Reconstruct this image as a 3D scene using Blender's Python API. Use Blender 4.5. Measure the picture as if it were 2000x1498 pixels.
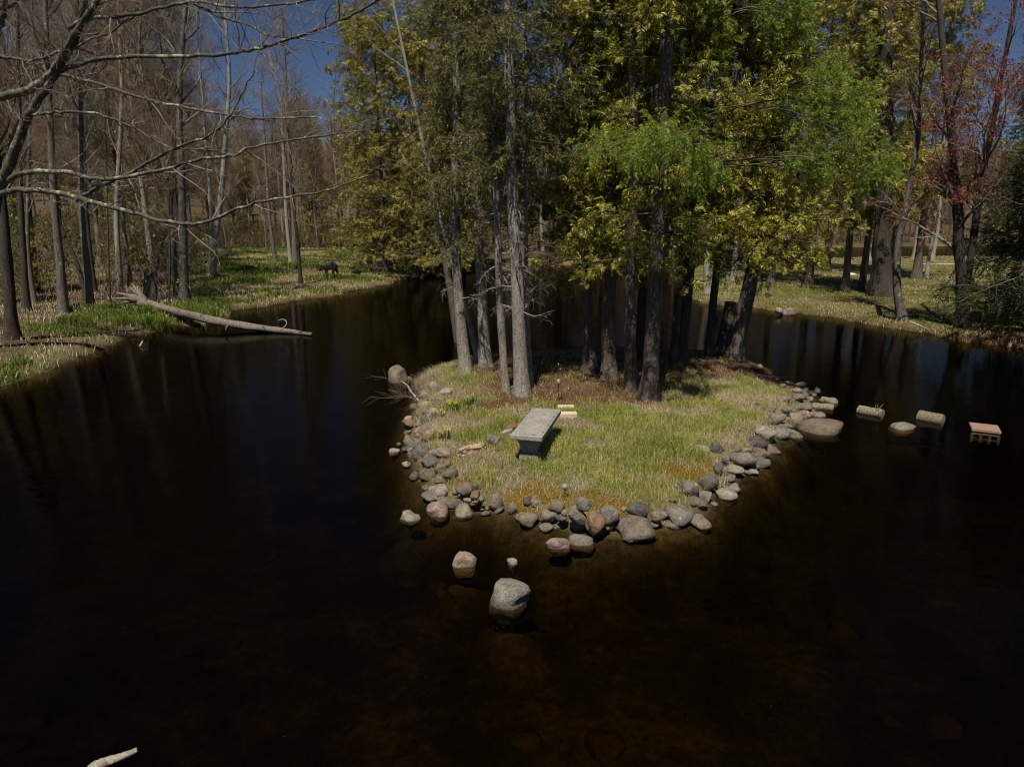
import bpy, bmesh, math, random
import numpy as np
from mathutils import Vector, Matrix

for _o in list(bpy.data.objects):
    bpy.data.objects.remove(_o)
SC = bpy.context.scene
COL = SC.collection
R = math.radians

# ------------------------------------------------------------------ camera
CAMZ, PITCH, FPX = 3.7, R(13.4), 1333.3
cam_data = bpy.data.cameras.new('camera')
cam_data.sensor_width = 36.0
cam_data.lens = 36.0 * FPX / 2000.0
cam_data.clip_start, cam_data.clip_end = 0.1, 2500.0
cam = bpy.data.objects.new('camera', cam_data)
cam.location = (0, 0, CAMZ)
cam.rotation_euler = (R(90) - PITCH, 0, 0)
COL.objects.link(cam)
SC.camera = cam

# ------------------------------------------------------------------ sky, sun, exposure
SUN_EL, SUN_AZ = R(62), R(-163)          # azimuth measured from +Y towards +X (the sun stands behind the camera, to the left)
world = bpy.data.worlds.new('World')
SC.world = world
world.use_nodes = True
wn = world.node_tree
bg = wn.nodes['Background']
sky = wn.nodes.new('ShaderNodeTexSky')
sky.sky_type = 'NISHITA'
sky.sun_disc = False
sky.sun_elevation = SUN_EL
sky.sun_rotation = SUN_AZ
sky.altitude = 5000.0
sky.air_density = 0.9
sky.dust_density = 0.1
sky.ozone_density = 3.2
wn.links.new(sky.outputs[0], bg.inputs[0])
bg.inputs[1].default_value = 0.05

sun_data = bpy.data.lights.new('sun', 'SUN')
sun_data.energy = 5.0
sun_data.angle = R(0.53)
sun_data.color = (1.0, 0.925, 0.81)
sun = bpy.data.objects.new('sun', sun_data)
sun_dir = Vector((math.sin(SUN_AZ) * math.cos(SUN_EL), math.cos(SUN_AZ) * math.cos(SUN_EL), math.sin(SUN_EL)))
sun.rotation_euler = sun_dir.to_track_quat('Z', 'Y').to_euler()
sun.location = (-10, -20, 40)
COL.objects.link(sun)

SC.view_settings.view_transform = 'Standard'
SC.view_settings.look = 'None'
SC.view_settings.exposure = 0.1
SC.view_settings.gamma = 1.0
SC.view_settings.use_curve_mapping = False
SC.render.engine = 'CYCLES'
SC.cycles.use_denoising = True
SC.cycles.filter_width = 1.1
SC.cycles.max_bounces = 5
SC.cycles.diffuse_bounces = 2
SC.cycles.glossy_bounces = 2
SC.cycles.transmission_bounces = 2
SC.cycles.transparent_max_bounces = 8
SC.cycles.caustics_reflective = False
SC.cycles.caustics_refractive = False

# ------------------------------------------------------------------ pixel <-> world helpers
CP, SP = math.cos(PITCH), math.sin(PITCH)

def ray(px, py):
    xc, yc = (px - 1000.0) / FPX, (749.0 - py) / FPX
    return np.array([xc, CP + yc * SP, -SP + yc * CP])

def P(px, py, z=0.0):
    d = ray(px, py)
    t = (z - CAMZ) / d[2]
    return np.array([d[0] * t, d[1] * t, z])

def PY(px, py, Y):
    d = ray(px, py)
    t = Y / d[1]
    return np.array([d[0] * t, Y, CAMZ + d[2] * t])

def mpp(p):
    """metres per photograph pixel at world point p"""
    return (p[1] * CP - (p[2] - CAMZ) * SP) / FPX

# ------------------------------------------------------------------ numpy helpers
RNG = np.random.default_rng(7)

def _h(i, j, s):
    v = np.sin(i * 127.1 + j * 311.7 + s * 74.7) * 43758.5453
    return v - np.floor(v)

def vn(x, y, s=0):
    x = np.asarray(x, float); y = np.asarray(y, float)
    i, j = np.floor(x), np.floor(y)
    f, g = x - i, y - j
    f = f * f * (3 - 2 * f); g = g * g * (3 - 2 * g)
    a = _h(i, j, s) * (1 - f) + _h(i + 1, j, s) * f
    b = _h(i, j + 1, s) * (1 - f) + _h(i + 1, j + 1, s) * f
    return a * (1 - g) + b * g

def fbm(x, y, s=0, o=3):
    t, a, n = 0.0, 1.0, 0.0
    for k in range(o):
        t = t + a * vn(np.asarray(x) * 2 ** k, np.asarray(y) * 2 ** k, s + k * 3)
        n += a; a *= 0.5
    return t / n

def ss(v, a, b):
    t = np.clip((np.asarray(v, float) - a) / (b - a), 0, 1)
    return t * t * (3 - 2 * t)

def sdist(x, y, poly):
    """signed distance to polygon, positive inside"""
    x = np.asarray(x, float); y = np.asarray(y, float)
    best = np.full(x.shape, 1e18); inside = np.zeros(x.shape, bool)
    n = len(poly)
    for k in range(n):
        ax, ay = poly[k]; bx, by = poly[(k + 1) % n]
        ex, ey = bx - ax, by - ay
        t = np.clip(((x - ax) * ex + (y - ay) * ey) / (ex * ex + ey * ey + 1e-12), 0, 1)
        dx, dy = x - ax - t * ex, y - ay - t * ey
        best = np.minimum(best, dx * dx + dy * dy)
        c = ((ay > y) != (by > y))
        if by != ay:
            inside ^= c & (x < ex * (y - ay) / (by - ay) + ax)
    d = np.sqrt(best)
    return np.where(inside, d, -d)

def unit(v):
    return v / (np.linalg.norm(v, axis=-1, keepdims=True) + 1e-12)

def catmull(pts, n):
    pts = np.asarray(pts, float)
    q = np.vstack([2 * pts[0] - pts[1], pts, 2 * pts[-1] - pts[-2]])
    m = len(pts) - 1
    t = np.linspace(0, m, n)
    i = np.minimum(t.astype(int), m - 1)
    u = (t - i)[:, None]
    a, b, c, d = q[i], q[i + 1], q[i + 2], q[i + 3]
    return 0.5 * (2 * b + (c - a) * u + (2 * a - 5 * b + 4 * c - d) * u ** 2 + (-a + 3 * b - 3 * c + d) * u ** 3)

class Geo:
    """collects vertices and faces in numpy arrays"""
    def __init__(self):
        self.v, self.f, self.n = [], [], 0
    def add(self, V, F):
        V = np.asarray(V, float).reshape(-1, 3); F = np.asarray(F, int)
        self.v.append(V); self.f.append(F + self.n); self.n += len(V)
        return self
    def mesh(self, name, smooth=True):
        me = bpy.data.meshes.new(name)
        V = np.vstack(self.v)
        me.vertices.add(len(V)); me.vertices.foreach_set('co', V.astype(np.float32).ravel())
        loops = np.concatenate([f.ravel() for f in self.f])
        tot = np.concatenate([np.full(len(f), f.shape[1]) for f in self.f])
        start = np.concatenate([[0], np.cumsum(tot)[:-1]])
        me.loops.add(len(loops)); me.loops.foreach_set('vertex_index', loops.astype(np.int32))
        me.polygons.add(len(tot))
        me.polygons.foreach_set('loop_start', start.astype(np.int32))
        me.polygons.foreach_set('loop_total', tot.astype(np.int32))
        me.polygons.foreach_set('use_smooth', np.full(len(tot), smooth))
        me.update(calc_edges=True)
        return me

def tubes(Pt, Rd, sides=3, cap=False):
    """Pt (N,k,3), Rd (N,k) -> vertices, quads"""
    Pt = np.asarray(Pt, float); Rd = np.asarray(Rd, float)
    N, k, _ = Pt.shape
    T = np.empty_like(Pt)
    T[:, 1:-1] = Pt[:, 2:] - Pt[:, :-2]; T[:, 0] = Pt[:, 1] - Pt[:, 0]; T[:, -1] = Pt[:, -1] - Pt[:, -2]
    T = unit(T)
    ax = Pt[:, -1] - Pt[:, 0]
    ref = np.where(np.abs(unit(ax)[:, 2:3]) > 0.8, np.array([[1.0, 0.13, 0]]), np.array([[0.05, 0.1, 1.0]]))
    U = unit(np.cross(T, ref[:, None, :])); W = np.cross(T, U)
    a = np.linspace(0, 2 * math.pi, sides, endpoint=False)
    V = Pt[:, :, None, :] + Rd[:, :, None, None] * (np.cos(a)[None, None, :, None] * U[:, :, None, :] + np.sin(a)[None, None, :, None] * W[:, :, None, :])
    idx = np.arange(N * k * sides).reshape(N, k, sides)
    nx = np.roll(idx, -1, axis=2)
    F = np.stack([idx[:, :-1], nx[:, :-1], nx[:, 1:], idx[:, 1:]], -1).reshape(-1, 4)
    return V.reshape(-1, 3), F

def grow(Pt, Rd, n, t0, t1, lmin, lmax, ang, up, k, rng, rf=0.6, wig=0.12, lprof=None, rtip=0.25, gain=0.0):
    """child branches on parent polylines; returns (M,k,3), (M,k)"""
    N, kp, _ = Pt.shape
    par = np.repeat(np.arange(N), n); M = len(par)
    t = rng.uniform(t0, t1, M)
    s = t * (kp - 1); i = np.minimum(s.astype(int), kp - 2); f = (s - i)[:, None]
    p0 = Pt[par, i] * (1 - f) + Pt[par, i + 1] * f
    r0 = Rd[par, i] * (1 - f[:, 0]) + Rd[par, i + 1] * f[:, 0]
    tan = unit(Pt[par, i + 1] - Pt[par, i])
    perp = unit(np.cross(tan, rng.normal(size=(M, 3))))
    A = np.radians(rng.uniform(ang[0], ang[1], M))[:, None]
    d = unit(tan * np.cos(A) + perp * np.sin(A) + np.array([0, 0, up]))
    L = rng.uniform(lmin, lmax, M)
    if lprof is not None:
        L = L * lprof(t)
    out = np.empty((M, k, 3)); out[:, 0] = p0
    for q in range(1, k):
        out[:, q] = out[:, q - 1] + d * (L / (k - 1))[:, None]
        d = unit(d + rng.normal(size=(M, 3)) * wig + np.array([0, 0, gain]))
    taper = np.linspace(1, rtip, k)[None]
    return out, (r0 * rf)[:, None] * taper

def place_sprays(tmpl, pos, axis, scale, rng, roll=1.0, upref=(0, 0, 1)):
    """copies of a flat spray template (axis +X, face +Z) -> vertices, quads"""
    tv, tf = tmpl
    N = len(pos)
    X = unit(axis)
    Y = unit(np.cross(np.array(upref, float)[None] + rng.normal(size=(N, 3)) * roll, X))
    Z = np.cross(X, Y)
    B = np.stack([X, Y, Z], axis=1) * np.asarray(scale)[:, None, None]
    V = np.einsum('mk,nkj->nmj', tv, B) + pos[:, None, :]
    F = tf[None] + (np.arange(N) * len(tv))[:, None, None]
    return V.reshape(-1, 3), F.reshape(-1, tf.shape[1])

def kite(p, d, L, w, zt=0.0):
    """narrow leaf from p along d (in XY)"""
    d = np.array(d, float) / math.hypot(*d); n = np.array([-d[1], d[0]])
    a = np.array(p, float)
    m = a + d * L * 0.55
    e = a + d * L
    return [(a[0], a[1], 0), (m[0] + n[0] * w, m[1] + n[1] * w, zt), (e[0], e[1], -L * 0.25), (m[0] - n[0] * w, m[1] - n[1] * w, -zt)]

def make_cedar_spray(pairs=6, wl=0.036, spread=0.85):
    v = []
    v += kite((0.45, 0), (1, 0), 0.55, wl, 0.02)
    for q in range(pairs):
        x = 0.05 + 0.55 * q / max(1, pairs - 1)
        L = 0.60 - 0.34 * q / pairs
        for s in (-1, 1):
            v += kite((x + 0.03 * s, 0), (1.0, s * (spread + 0.12 * (q % 2))), L, wl, 0.03 * s)
    v = np.array(v); v[:, 2] -= 0.35 * v[:, 0] ** 2
    return v, np.arange(len(v)).reshape(-1, 4)

def make_needle_twig(n, L, w, rng, droop=0.3):
    """short twig with thin needles all round: triangles as degenerate-free thin quads"""
    v = []
    for q in range(n):
        x = q / n
        a = rng.uniform(0, 2 * math.pi); e = rng.uniform(0.5, 1.1)
        d = np.array([math.cos(e), math.sin(e) * math.cos(a), math.sin(e) * math.sin(a)])
        s = unit(np.cross(d, rng.normal(size=3)))
        p = np.array([x, 0, -droop * x * x])
        l = L * rng.uniform(0.7, 1.2)
        v += [p + s * w, p + d * l - np.array([0, 0, 0.1 * l]), p - s * w]
    v = np.array(v)
    return v, np.arange(len(v)).reshape(-1, 3)

# ------------------------------------------------------------------ object helpers
def link(name, me, mat=None, parent=None, loc=(0, 0, 0), rot=(0, 0, 0)):
    o = bpy.data.objects.new(name, me)
    COL.objects.link(o)
    if me is not None and mat is not None:
        for m in (mat if isinstance(mat, (list, tuple)) else [mat]):
            me.materials.append(m)
    o.location = loc; o.rotation_euler = rot
    if parent is not None:
        o.parent = parent
    return o

def tag(o, label=None, cat=None, group=None, kind=None):
    if label: o['label'] = label
    if cat: o['category'] = cat
    if group: o['group'] = group
    if kind: o['kind'] = kind
    return o

def root(name, loc, label, cat, group=None, rz=0.0):
    o = link(name, None, loc=tuple(loc), rot=(0, 0, rz))
    o.empty_display_size = 0.2
    return tag(o, label, cat, group)

def copy_tree(o, loc, rz, sc, label=None, group=None):
    c = o.copy(); COL.objects.link(c)
    c.location = loc; c.rotation_euler = (0, 0, rz); c.scale = (sc, sc, sc * 1.0)
    if label: c['label'] = label
    if group: c['group'] = group
    for ch in o.children:
        d = ch.copy(); COL.objects.link(d); d.parent = c
    return c

def from_bm(bm, name, smooth=False):
    me = bpy.data.meshes.new(name)
    if smooth:
        for f in bm.faces: f.smooth = True
    bm.to_mesh(me); bm.free()
    return me

def box_bm(sx, sy, sz, bev=0.0, seg=2, c=(0, 0, 0)):
    bm = bmesh.new()
    bmesh.ops.create_cube(bm, size=1.0)
    for v in bm.verts:
        v.co = Vector((v.co.x * sx + c[0], v.co.y * sy + c[1], v.co.z * sz + c[2]))
    if bev:
        bmesh.ops.bevel(bm, geom=bm.edges[:], offset=bev, segments=seg, affect='EDGES', profile=0.5)
    return bm

# ------------------------------------------------------------------ material helpers
class M:
    """tiny node-tree writer"""
    def __init__(self, name):
        self.m = bpy.data.materials.new(name); self.m.use_nodes = True
        self.t = self.m.node_tree; self.n = self.t.nodes; self.l = self.t.links
        self.b = self.n['Principled BSDF']; self.out = self.n['Material Output']
        self.b.inputs['Specular IOR Level'].default_value = 0.25
        self.b.inputs['Roughness'].default_value = 0.85
    def node(self, t, **k):
        n = self.n.new(t)
        for a, b in k.items(): setattr(n, a, b)
        return n
    def L(self, a, b): self.l.new(a, b)
    def coord(self, which='Object', scale=(1, 1, 1)):
        tc = self.node('ShaderNodeTexCoord'); mp = self.node('ShaderNodeMapping')
        mp.inputs['Scale'].default_value = scale
        self.L(tc.outputs[which], mp.inputs['Vector'])
        return mp.outputs[0]
    def noise(self, vec, scale, detail=4, rough=0.6, dist=0.0):
        n = self.node('ShaderNodeTexNoise')
        n.inputs['Scale'].default_value = scale; n.inputs['Detail'].default_value = detail
        n.inputs['Roughness'].default_value = rough; n.inputs['Distortion'].default_value = dist
        self.L(vec, n.inputs['Vector'])
        return n.outputs['Fac']
    def ramp(self, fac, stops):
        r = self.node('ShaderNodeValToRGB')
        e = r.color_ramp.elements
        while len(e) < len(stops): e.new(0.5)
        for k, (p, c) in enumerate(stops):
            e[k].position = p; e[k].color = (c[0], c[1], c[2], 1) if not np.isscalar(c) else (c, c, c, 1)
        self.L(fac, r.inputs[0])
        return r.outputs[0]
    def mix(self, fac, a, b, mode='MIX'):
        m = self.node('ShaderNodeMix', data_type='RGBA', blend_type=mode)
        if hasattr(fac, 'is_output') or hasattr(fac, 'links'): self.L(fac, m.inputs[0])
        else: m.inputs[0].default_value = fac
        for v, i in ((a, 6), (b, 7)):
            if hasattr(v, 'links'): self.L(v, m.inputs[i])
            else: m.inputs[i].default_value = (v[0], v[1], v[2], 1)
        return m.outputs[2]
    def math(self, op, a, b=None):
        m = self.node('ShaderNodeMath', operation=op)
        for v, i in ((a, 0), (b, 1)):
            if v is None: continue
            if hasattr(v, 'links'): self.L(v, m.inputs[i])
            else: m.inputs[i].default_value = v
        return m.outputs[0]
    def bump(self, h, strength=0.5, dist=0.02):
        b = self.node('ShaderNodeBump')
        b.inputs['Strength'].default_value = strength; b.inputs['Distance'].default_value = dist
        self.L(h, b.inputs['Height']); self.L(b.outputs[0], self.b.inputs['Normal'])
    def base(self, c):
        if hasattr(c, 'links'): self.L(c, self.b.inputs['Base Color'])
        else: self.b.inputs['Base Color'].default_value = (c[0], c[1], c[2], 1)
    def rnd_obj(self):
        return self.node('ShaderNodeObjectInfo').outputs['Random']
    def rnd_island(self):
        return self.node('ShaderNodeNewGeometry').outputs['Random Per Island']

def bark_mat(name, dark, light, lichen=None, vs=1.0, bump=0.6, lich_amt=0.62):
    m = M(name)
    v = m.coord('Object', (9 * vs, 9 * vs, 1.6 * vs))
    f = m.noise(v, 2.2, 6, 0.7, 0.6)
    v2 = m.coord('Object', (1, 1, 1))
    g = m.noise(v2, 28.0, 3, 0.6)
    c = m.ramp(f, [(0.36, dark), (0.66, light)])
    c = m.mix(0.45, c, m.ramp(g, [(0.3, [x * 0.55 for x in dark]), (0.75, [min(1, x * 1.35) for x in light])]))
    if lichen:
        k = m.noise(v2, 3.1, 5, 0.7)
        c = m.mix(m.ramp(k, [(lich_amt, 0.0), (lich_amt + 0.06, 1.0)]), c, lichen)
    m.base(c)
    h = m.math('ADD', f, m.math('MULTIPLY', g, 0.4))
    m.bump(h, bump, 0.03)
    m.b.inputs['Roughness'].default_value = 0.95
    m.b.inputs['Specular IOR Level'].default_value = 0.1
    return m.m

def leaf_mat(name, c0, c1, c2, trans=0.3, nscale=0.9, tip=None):
    m = M(name)
    r = m.rnd_island()
    n = m.noise(m.coord('Object'), nscale, 3, 0.6)
    f = m.math('ADD', m.math('MULTIPLY', r, 0.55), m.math('MULTIPLY', n, 0.55))
    c = m.ramp(f, [(0.25, c0), (0.55, c1), (0.82, c2)])
    if tip:
        c = m.mix(m.ramp(r, [(0.90, 0.0), (0.91, 1.0)]), c, tip)
    d = m.node('ShaderNodeBsdfDiffuse'); t = m.node('ShaderNodeBsdfTranslucent'); x = m.node('ShaderNodeMixShader')
    m.L(c, d.inputs[0]); m.L(c, t.inputs[0])
    x.inputs[0].default_value = trans
    m.L(d.outputs[0], x.inputs[1]); m.L(t.outputs[0], x.inputs[2])
    gl = m.node('ShaderNodeBsdfGlossy'); gl.inputs['Roughness'].default_value = 0.5
    gl.inputs[0].default_value = (1, 1, 1, 1)
    y = m.node('ShaderNodeMixShader'); y.inputs[0].default_value = 0.025
    m.L(x.outputs[0], y.inputs[1]); m.L(gl.outputs[0], y.inputs[2])
    m.L(y.outputs[0], m.out.inputs[0])
    return m.m

def stone_mat(name, a, b, speck=0.35, lichen=None, amt=0.7):
    m = M(name)
    tc = m.node('ShaderNodeTexCoord'); ad = m.node('ShaderNodeVectorMath', operation='ADD')
    oi = m.node('ShaderNodeObjectInfo'); sc = m.node('ShaderNodeVectorMath', operation='SCALE')
    sc.inputs['Scale'].default_value = 1.0
    m.L(oi.outputs['Location'], sc.inputs[0])
    m.L(tc.outputs['Object'], ad.inputs[0]); m.L(sc.outputs[0], ad.inputs[1])
    v = ad.outputs[0]
    n1 = m.noise(v, 5.0, 6, 0.62, 0.4)
    n2 = m.noise(v, 60.0, 3, 0.7)
    n3 = m.noise(v, 13.0, 5, 0.7)
    c = m.ramp(n1, [(0.3, a), (0.7, b)])
    c = m.mix(m.ramp(n3, [(0.46, 0.0), (0.66, 0.75)]), c, [x * 0.40 for x in a])
    c = m.mix(speck, c, m.ramp(n2, [(0.34, 0.035), (0.66, 0.5)]))
    if lichen:
        k = m.noise(v, 4.2, 4, 0.75)
        c = m.mix(m.ramp(k, [(amt, 0.0), (amt + 0.03, 1.0)]), c, lichen)
    rv = m.node('ShaderNodeHueSaturation'); m.L(c, rv.inputs['Color'])
    m.L(m.math('ADD', m.math('MULTIPLY', oi.outputs['Random'], 0.55), 0.66), rv.inputs['Value'])
    c = rv.outputs[0]
    # damp band where the pond wets the stone
    g = m.node('ShaderNodeNewGeometry'); sx = m.node('ShaderNodeSeparateXYZ'); m.L(g.outputs['Position'], sx.inputs[0])
    zz = m.math('ADD', sx.outputs[2], m.math('MULTIPLY', n3, 0.03))
    wet = m.ramp(m.math('ADD', m.math('MULTIPLY', zz, 8.0), 0.3), [(0.46, 1.0), (0.58, 0.0)])
    c = m.mix(wet, c, m.mix(1.0, c, (0.42, 0.33, 0.24), 'MULTIPLY'))
    m.base(c); m.b.inputs['Specular IOR Level'].default_value = 0.12
    m.L(m.math('SUBTRACT', 0.88, m.math('MULTIPLY', wet, 0.5)), m.b.inputs['Roughness'])
    m.bump(m.math('ADD', m.math('MULTIPLY', n3, 0.9), m.math('MULTIPLY', n2, 0.3)), 1.0, 0.04)
    return m.m

def plain_mat(name, a, b, scale=20, rough=0.85, bump=0.3, stretch=(1, 1, 1)):
    m = M(name)
    n = m.noise(m.coord('Object', stretch), scale, 5, 0.65)
    m.base(m.ramp(n, [(0.3, a), (0.7, b)]))
    m.b.inputs['Roughness'].default_value = rough
    m.bump(n, bump, 0.01)
    return m.m

# ================================================================== THE LAND
def wpoly(pix):
    return [tuple(P(a, b, 0.0)[:2]) for a, b in pix]

ISLAND = wpoly([(812, 762), (803, 800), (794, 838), (790, 872), (797, 908), (815, 940), (838, 972), (868, 992), (905, 1006), (960, 1004),
                (1000, 1010), (1050, 1030), (1110, 1040), (1165, 1050), (1240, 1052), (1300, 1036), (1362, 1026), (1385, 1000), (1404, 975),
                (1436, 960), (1452, 935), (1486, 915), (1508, 890), (1520, 868), (1545, 848), (1570, 822), (1600, 795), (1592, 768), (1552, 745),
                (1492, 718), (1452, 704), (1390, 694), (1290, 688), (1160, 685), (1050, 690), (960, 700), (885, 713), (830, 730)])
SHORE = wpoly([(-420, 980), (-160, 830), (0, 762), (60, 738), (110, 722), (150, 703), (200, 690), (240, 662), (300, 648), (330, 632), (400, 640), (440, 622), (470, 607), (520, 601),
               (560, 592), (640, 581), (700, 566), (745, 560), (775, 549), (800, 546), (830, 541), (900, 534), (1000, 526), (1100, 519), (1200, 512), (1300, 504),
               (1400, 492), (1500, 487), (1700, 483), (2000, 479), (2400, 476)])
LAND = SHORE + [(420, 130), (420, 620), (-420, 620), (-420, -80), (-40, -80), (-26, -8)]
LAWN = wpoly([(1340, 560), (1347, 584), (1372, 593), (1420, 598), (1480, 603), (1540, 611), (1610, 619), (1680, 630), (1745, 643), (1800, 652), (1860, 664), (1930, 673), (2000, 682),
              (2150, 706), (2500, 790)]) + [(40, 2), (80, 2), (120, 70)] + wpoly([(2300, 503), (2000, 505), (1850, 506), (1700, 508), (1560, 510), (1450, 514), (1372, 521), (1345, 538)])
LXY = np.array(LAWN)

def land_d(x, y):
    w = (fbm(x * 0.9, y * 0.9, 5, 3) - 0.5)
    dI = sdist(x, y, ISLAND) + w * 0.12
    near = ss(y, 20, 60)
    dL = sdist(x, y, LAND) + w * (0.8 + near)
    dP = sdist(x, y, LAWN) + w * (0.7 + near)
    return dI, dL, dP

MOUNDS = [tuple(P(a, b, 0.0)[:2]) + (r,) for a, b, r in ((908, 1100, .16), (998, 1168, .27), (1000, 1100, .08), (800, 1012, .16), (1091, 1066, .17), (1136, 1060, .17), (1764, 838, .25), (1605, 834, .4), (854, 1002, .2), (906, 1004, .16), (793, 910, .1), (770, 883, .1), (779, 735, .2), (1540, 609, .5))]

def height(x, y):
    x = np.atleast_1d(np.asarray(x, float)); y = np.atleast_1d(np.asarray(y, float))
    dI, dL, dP = land_d(x, y)
    n = fbm(x * 0.7, y * 0.7, 11, 3) - 0.5
    n2 = fbm(x * 3.0, y * 3.0, 17, 2) - 0.5
    zi = 0.22 * ss(dI, 0, 0.55) + 0.12 * ss(dI, 0.3, 2.0) + 0.08 * n2 * ss(dI, 0.2, 0.8)
    hill = 9.0 * ss(y, 80, 190) + 30.0 * ss(y, 190, 420) + 5.0 * ss(-x, 25, 90)
    zl = 0.16 * ss(dL, 0, 0.35) + 0.22 * ss(dL, 0.1, 2.2) + 0.55 * ss(dL, 2, 18) + 0.22 * n * ss(dL, 0.3, 3) + 0.1 * n2 * ss(dL, 0.1, 0.5) + hill * ss(dL, 4, 40)
    zp = 0.22 * ss(dP, 0, 0.4) + 0.25 * ss(dP, 0.2, 4) + 0.12 * n * ss(dP, 0.3, 3) + 0.08 * n2 * ss(dP, 0.1, 0.5)
    dw = np.maximum(np.maximum(dI, dL), dP)
    zw = -(0.42 + 0.22 * fbm(x * 0.35, y * 0.35, 23, 3) + 0.3 * ss(-dI, 2.5, 7)) * ss(-dw, -0.02, 0.55) - 0.10 * (fbm(x * 2.5, y * 2.5, 29, 3)) * ss(-dw, 0.2, 1.2)
    for (mx_, my_, mr_) in MOUNDS:                          # silt gathered round the boulders that stand in open water
        zw = np.maximum(zw, -0.30 - 0.4 * ss(np.hypot(x - mx_, y - my_), mr_ * 0.5, mr_ * 0.5 + 0.5))
    z = np.where(dI > 0, zi, np.where(dL > 0, zl, np.where(dP > 0, zp, zw)))
    return z

def hz(x, y):
    return float(height(x, y)[0])

def ground_at(px, py):
    """point of the land seen at a photograph pixel"""
    z = 0.0
    for _ in range(6):
        p = P(px, py, z); z = 0.5 * z + 0.5 * hz(p[0], p[1])
    return P(px, py, z)

def steps(segs):
    out = []
    for a, b, s in segs:
        out += list(np.arange(a, b, s))
    return np.array(out + [segs[-1][1]])

gx = steps([(-400, -120, 40), (-120, -50, 5), (-50, -24, 0.8), (-24, -4.5, 0.36), (-4.5, 7.5, 0.14), (7.5, 32, 0.36), (32, 70, 1.4), (70, 130, 6), (130, 400, 45)])
gy = steps([(-70, -2, 8), (-2, 6.5, 0.5), (6.5, 20, 0.14), (20, 48, 0.36), (48, 80, 0.7), (80, 140, 3), (140, 600, 20)])
GX, GY = np.meshgrid(gx, gy)
fx, fy = GX.ravel(), GY.ravel()
GZ = height(fx, fy)
g = Geo()
idx = np.arange(len(fx)).reshape(GX.shape)
g.add(np.stack([fx, fy, GZ], 1), np.stack([idx[:-1, :-1], idx[:-1, 1:], idx[1:, 1:], idx[1:, :-1]], -1).reshape(-1, 4))
gme = g.mesh('ground')

MOSS_PX = [(1045, 950, 0.30), (1085, 965, 0.28), (1020, 975, 0.2), (1180, 980, 0.2), (1222, 985, 0.18), (1325, 918, 0.3), (1362, 925, 0.25), (1150, 968, 0.2), (905, 845, .15), (846, 850, 0.2), (900, 935, .15), (1385, 905, 0.2), (1010, 955, .2), (1100, 985, .15)]
MOSS_C = [(P(a, b, 0.25), r) for a, b, r in MOSS_PX]

def zones(x, y):
    x = np.asarray(x, float); y = np.asarray(y, float)
    n = fbm(x * 2.2, y * 2.2, 41, 3) - 0.5
    yl = 12.0 + 0.05 * np.abs(x - 1.2)                           # front edge of the needle litter under the island trees
    need = ss(y + n * 1.6 - yl, -0.35, 0.5) * ss(x + n * 1.4, -1.1, -0.3) * (1 - ss(x + n * 1.6 - 0.35 * (y - 13), 2.7, 3.5))
    yl2 = 14.2
    need = np.maximum(need, ss(y + n - yl2, 0, 0.8) * ss(x, -1.6, -0.6))
    need = np.where(y > 22, 0, need)
    mo = np.zeros_like(x)
    for c, r in MOSS_C:
        d = np.hypot(x - c[0], y - c[1]) + n * 0.35
        mo = np.maximum(mo, 1 - ss(d, r * 0.65, r * 1.15))
    return need, mo

need, moss = zones(fx, fy)
_dI, _dL, _dP = land_d(fx, fy)
_dw = np.maximum(np.maximum(_dI, _dL), _dP)
mud = 1 - ss(_dw, 0.04, 0.22)
wood = ss(_dL, 0.3, 2.0) * (ss(fy, 66, 74) + ss(fx / np.maximum(fy, 1), -0.14, -0.08) + (1 - ss(fx / np.maximum(fy, 1), -0.52, -0.40)))
att = gme.color_attributes.new('zone', 'FLOAT_COLOR', 'POINT')
att.data.foreach_set('color', np.stack([mud, need, moss, np.clip(wood, 0, 1)], 1).astype(np.float32).ravel())

m = M('earth_and_turf')
at = m.node('ShaderNodeAttribute', attribute_name='zone'); sp = m.node('ShaderNodeSeparateColor'); m.L(at.outputs['Color'], sp.inputs[0])
v = m.coord('Object')
n1 = m.noise(v, 1.3, 5, 0.65); n2 = m.noise(v, 9.0, 5, 0.7); n3 = m.noise(v, 55.0, 4, 0.7)
turf = m.ramp(n1, [(0.35, (0.22, 0.17, 0.09)), (0.5, (0.16, 0.145, 0.05)), (0.65, (0.10, 0.135, 0.03))])
turf = m.mix(0.5, turf, m.ramp(n3, [(0.3, (0.04, 0.03, 0.014)), (0.7, (0.25, 0.19, 0.10))]))
litter = m.ramp(n3, [(0.3, (0.028, 0.014, 0.008)), (0.52, (0.105, 0.052, 0.026)), (0.75, (0.21, 0.125, 0.072))])
leaf = m.mix(0.25, m.ramp(n2, [(0.35, (0.035, 0.028, 0.017)), (0.7, (0.13, 0.105, 0.062))]), litter)
mossc = m.ramp(n3, [(0.3, (0.06, 0.028, 0.004)), (0.5, (0.165, 0.10, 0.012)), (0.72, (0.24, 0.16, 0.03))])
bed = m.ramp(n2, [(0.32, (0.008, 0.006, 0.003)), (0.55, (0.022, 0.016, 0.006)), (0.76, (0.085, 0.06, 0.02))])
bed = m.mix(m.ramp(n1, [(0.45, 0.0), (0.62, 0.8)]), bed, m.ramp(n2, [(0.35, (0.03, 0.022, 0.008)), (0.65, (0.17, 0.12, 0.038))]))
bed = m.mix(0.4, bed, m.ramp(n3, [(0.4, (0.006, 0.005, 0.0025)), (0.8, (0.10, 0.075, 0.03))]))
c = m.mix(m.math('MULTIPLY', at.outputs['Alpha'], 0.9), turf, leaf)
c = m.mix(sp.outputs[1], c, litter)
c = m.mix(sp.outputs[2], c, mossc)
c = m.mix(sp.outputs[0], c, bed)
m.base(c); m.bump(m.math('ADD', n2, m.math('MULTIPLY', n3, 0.5)), 0.8, 0.06)
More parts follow.
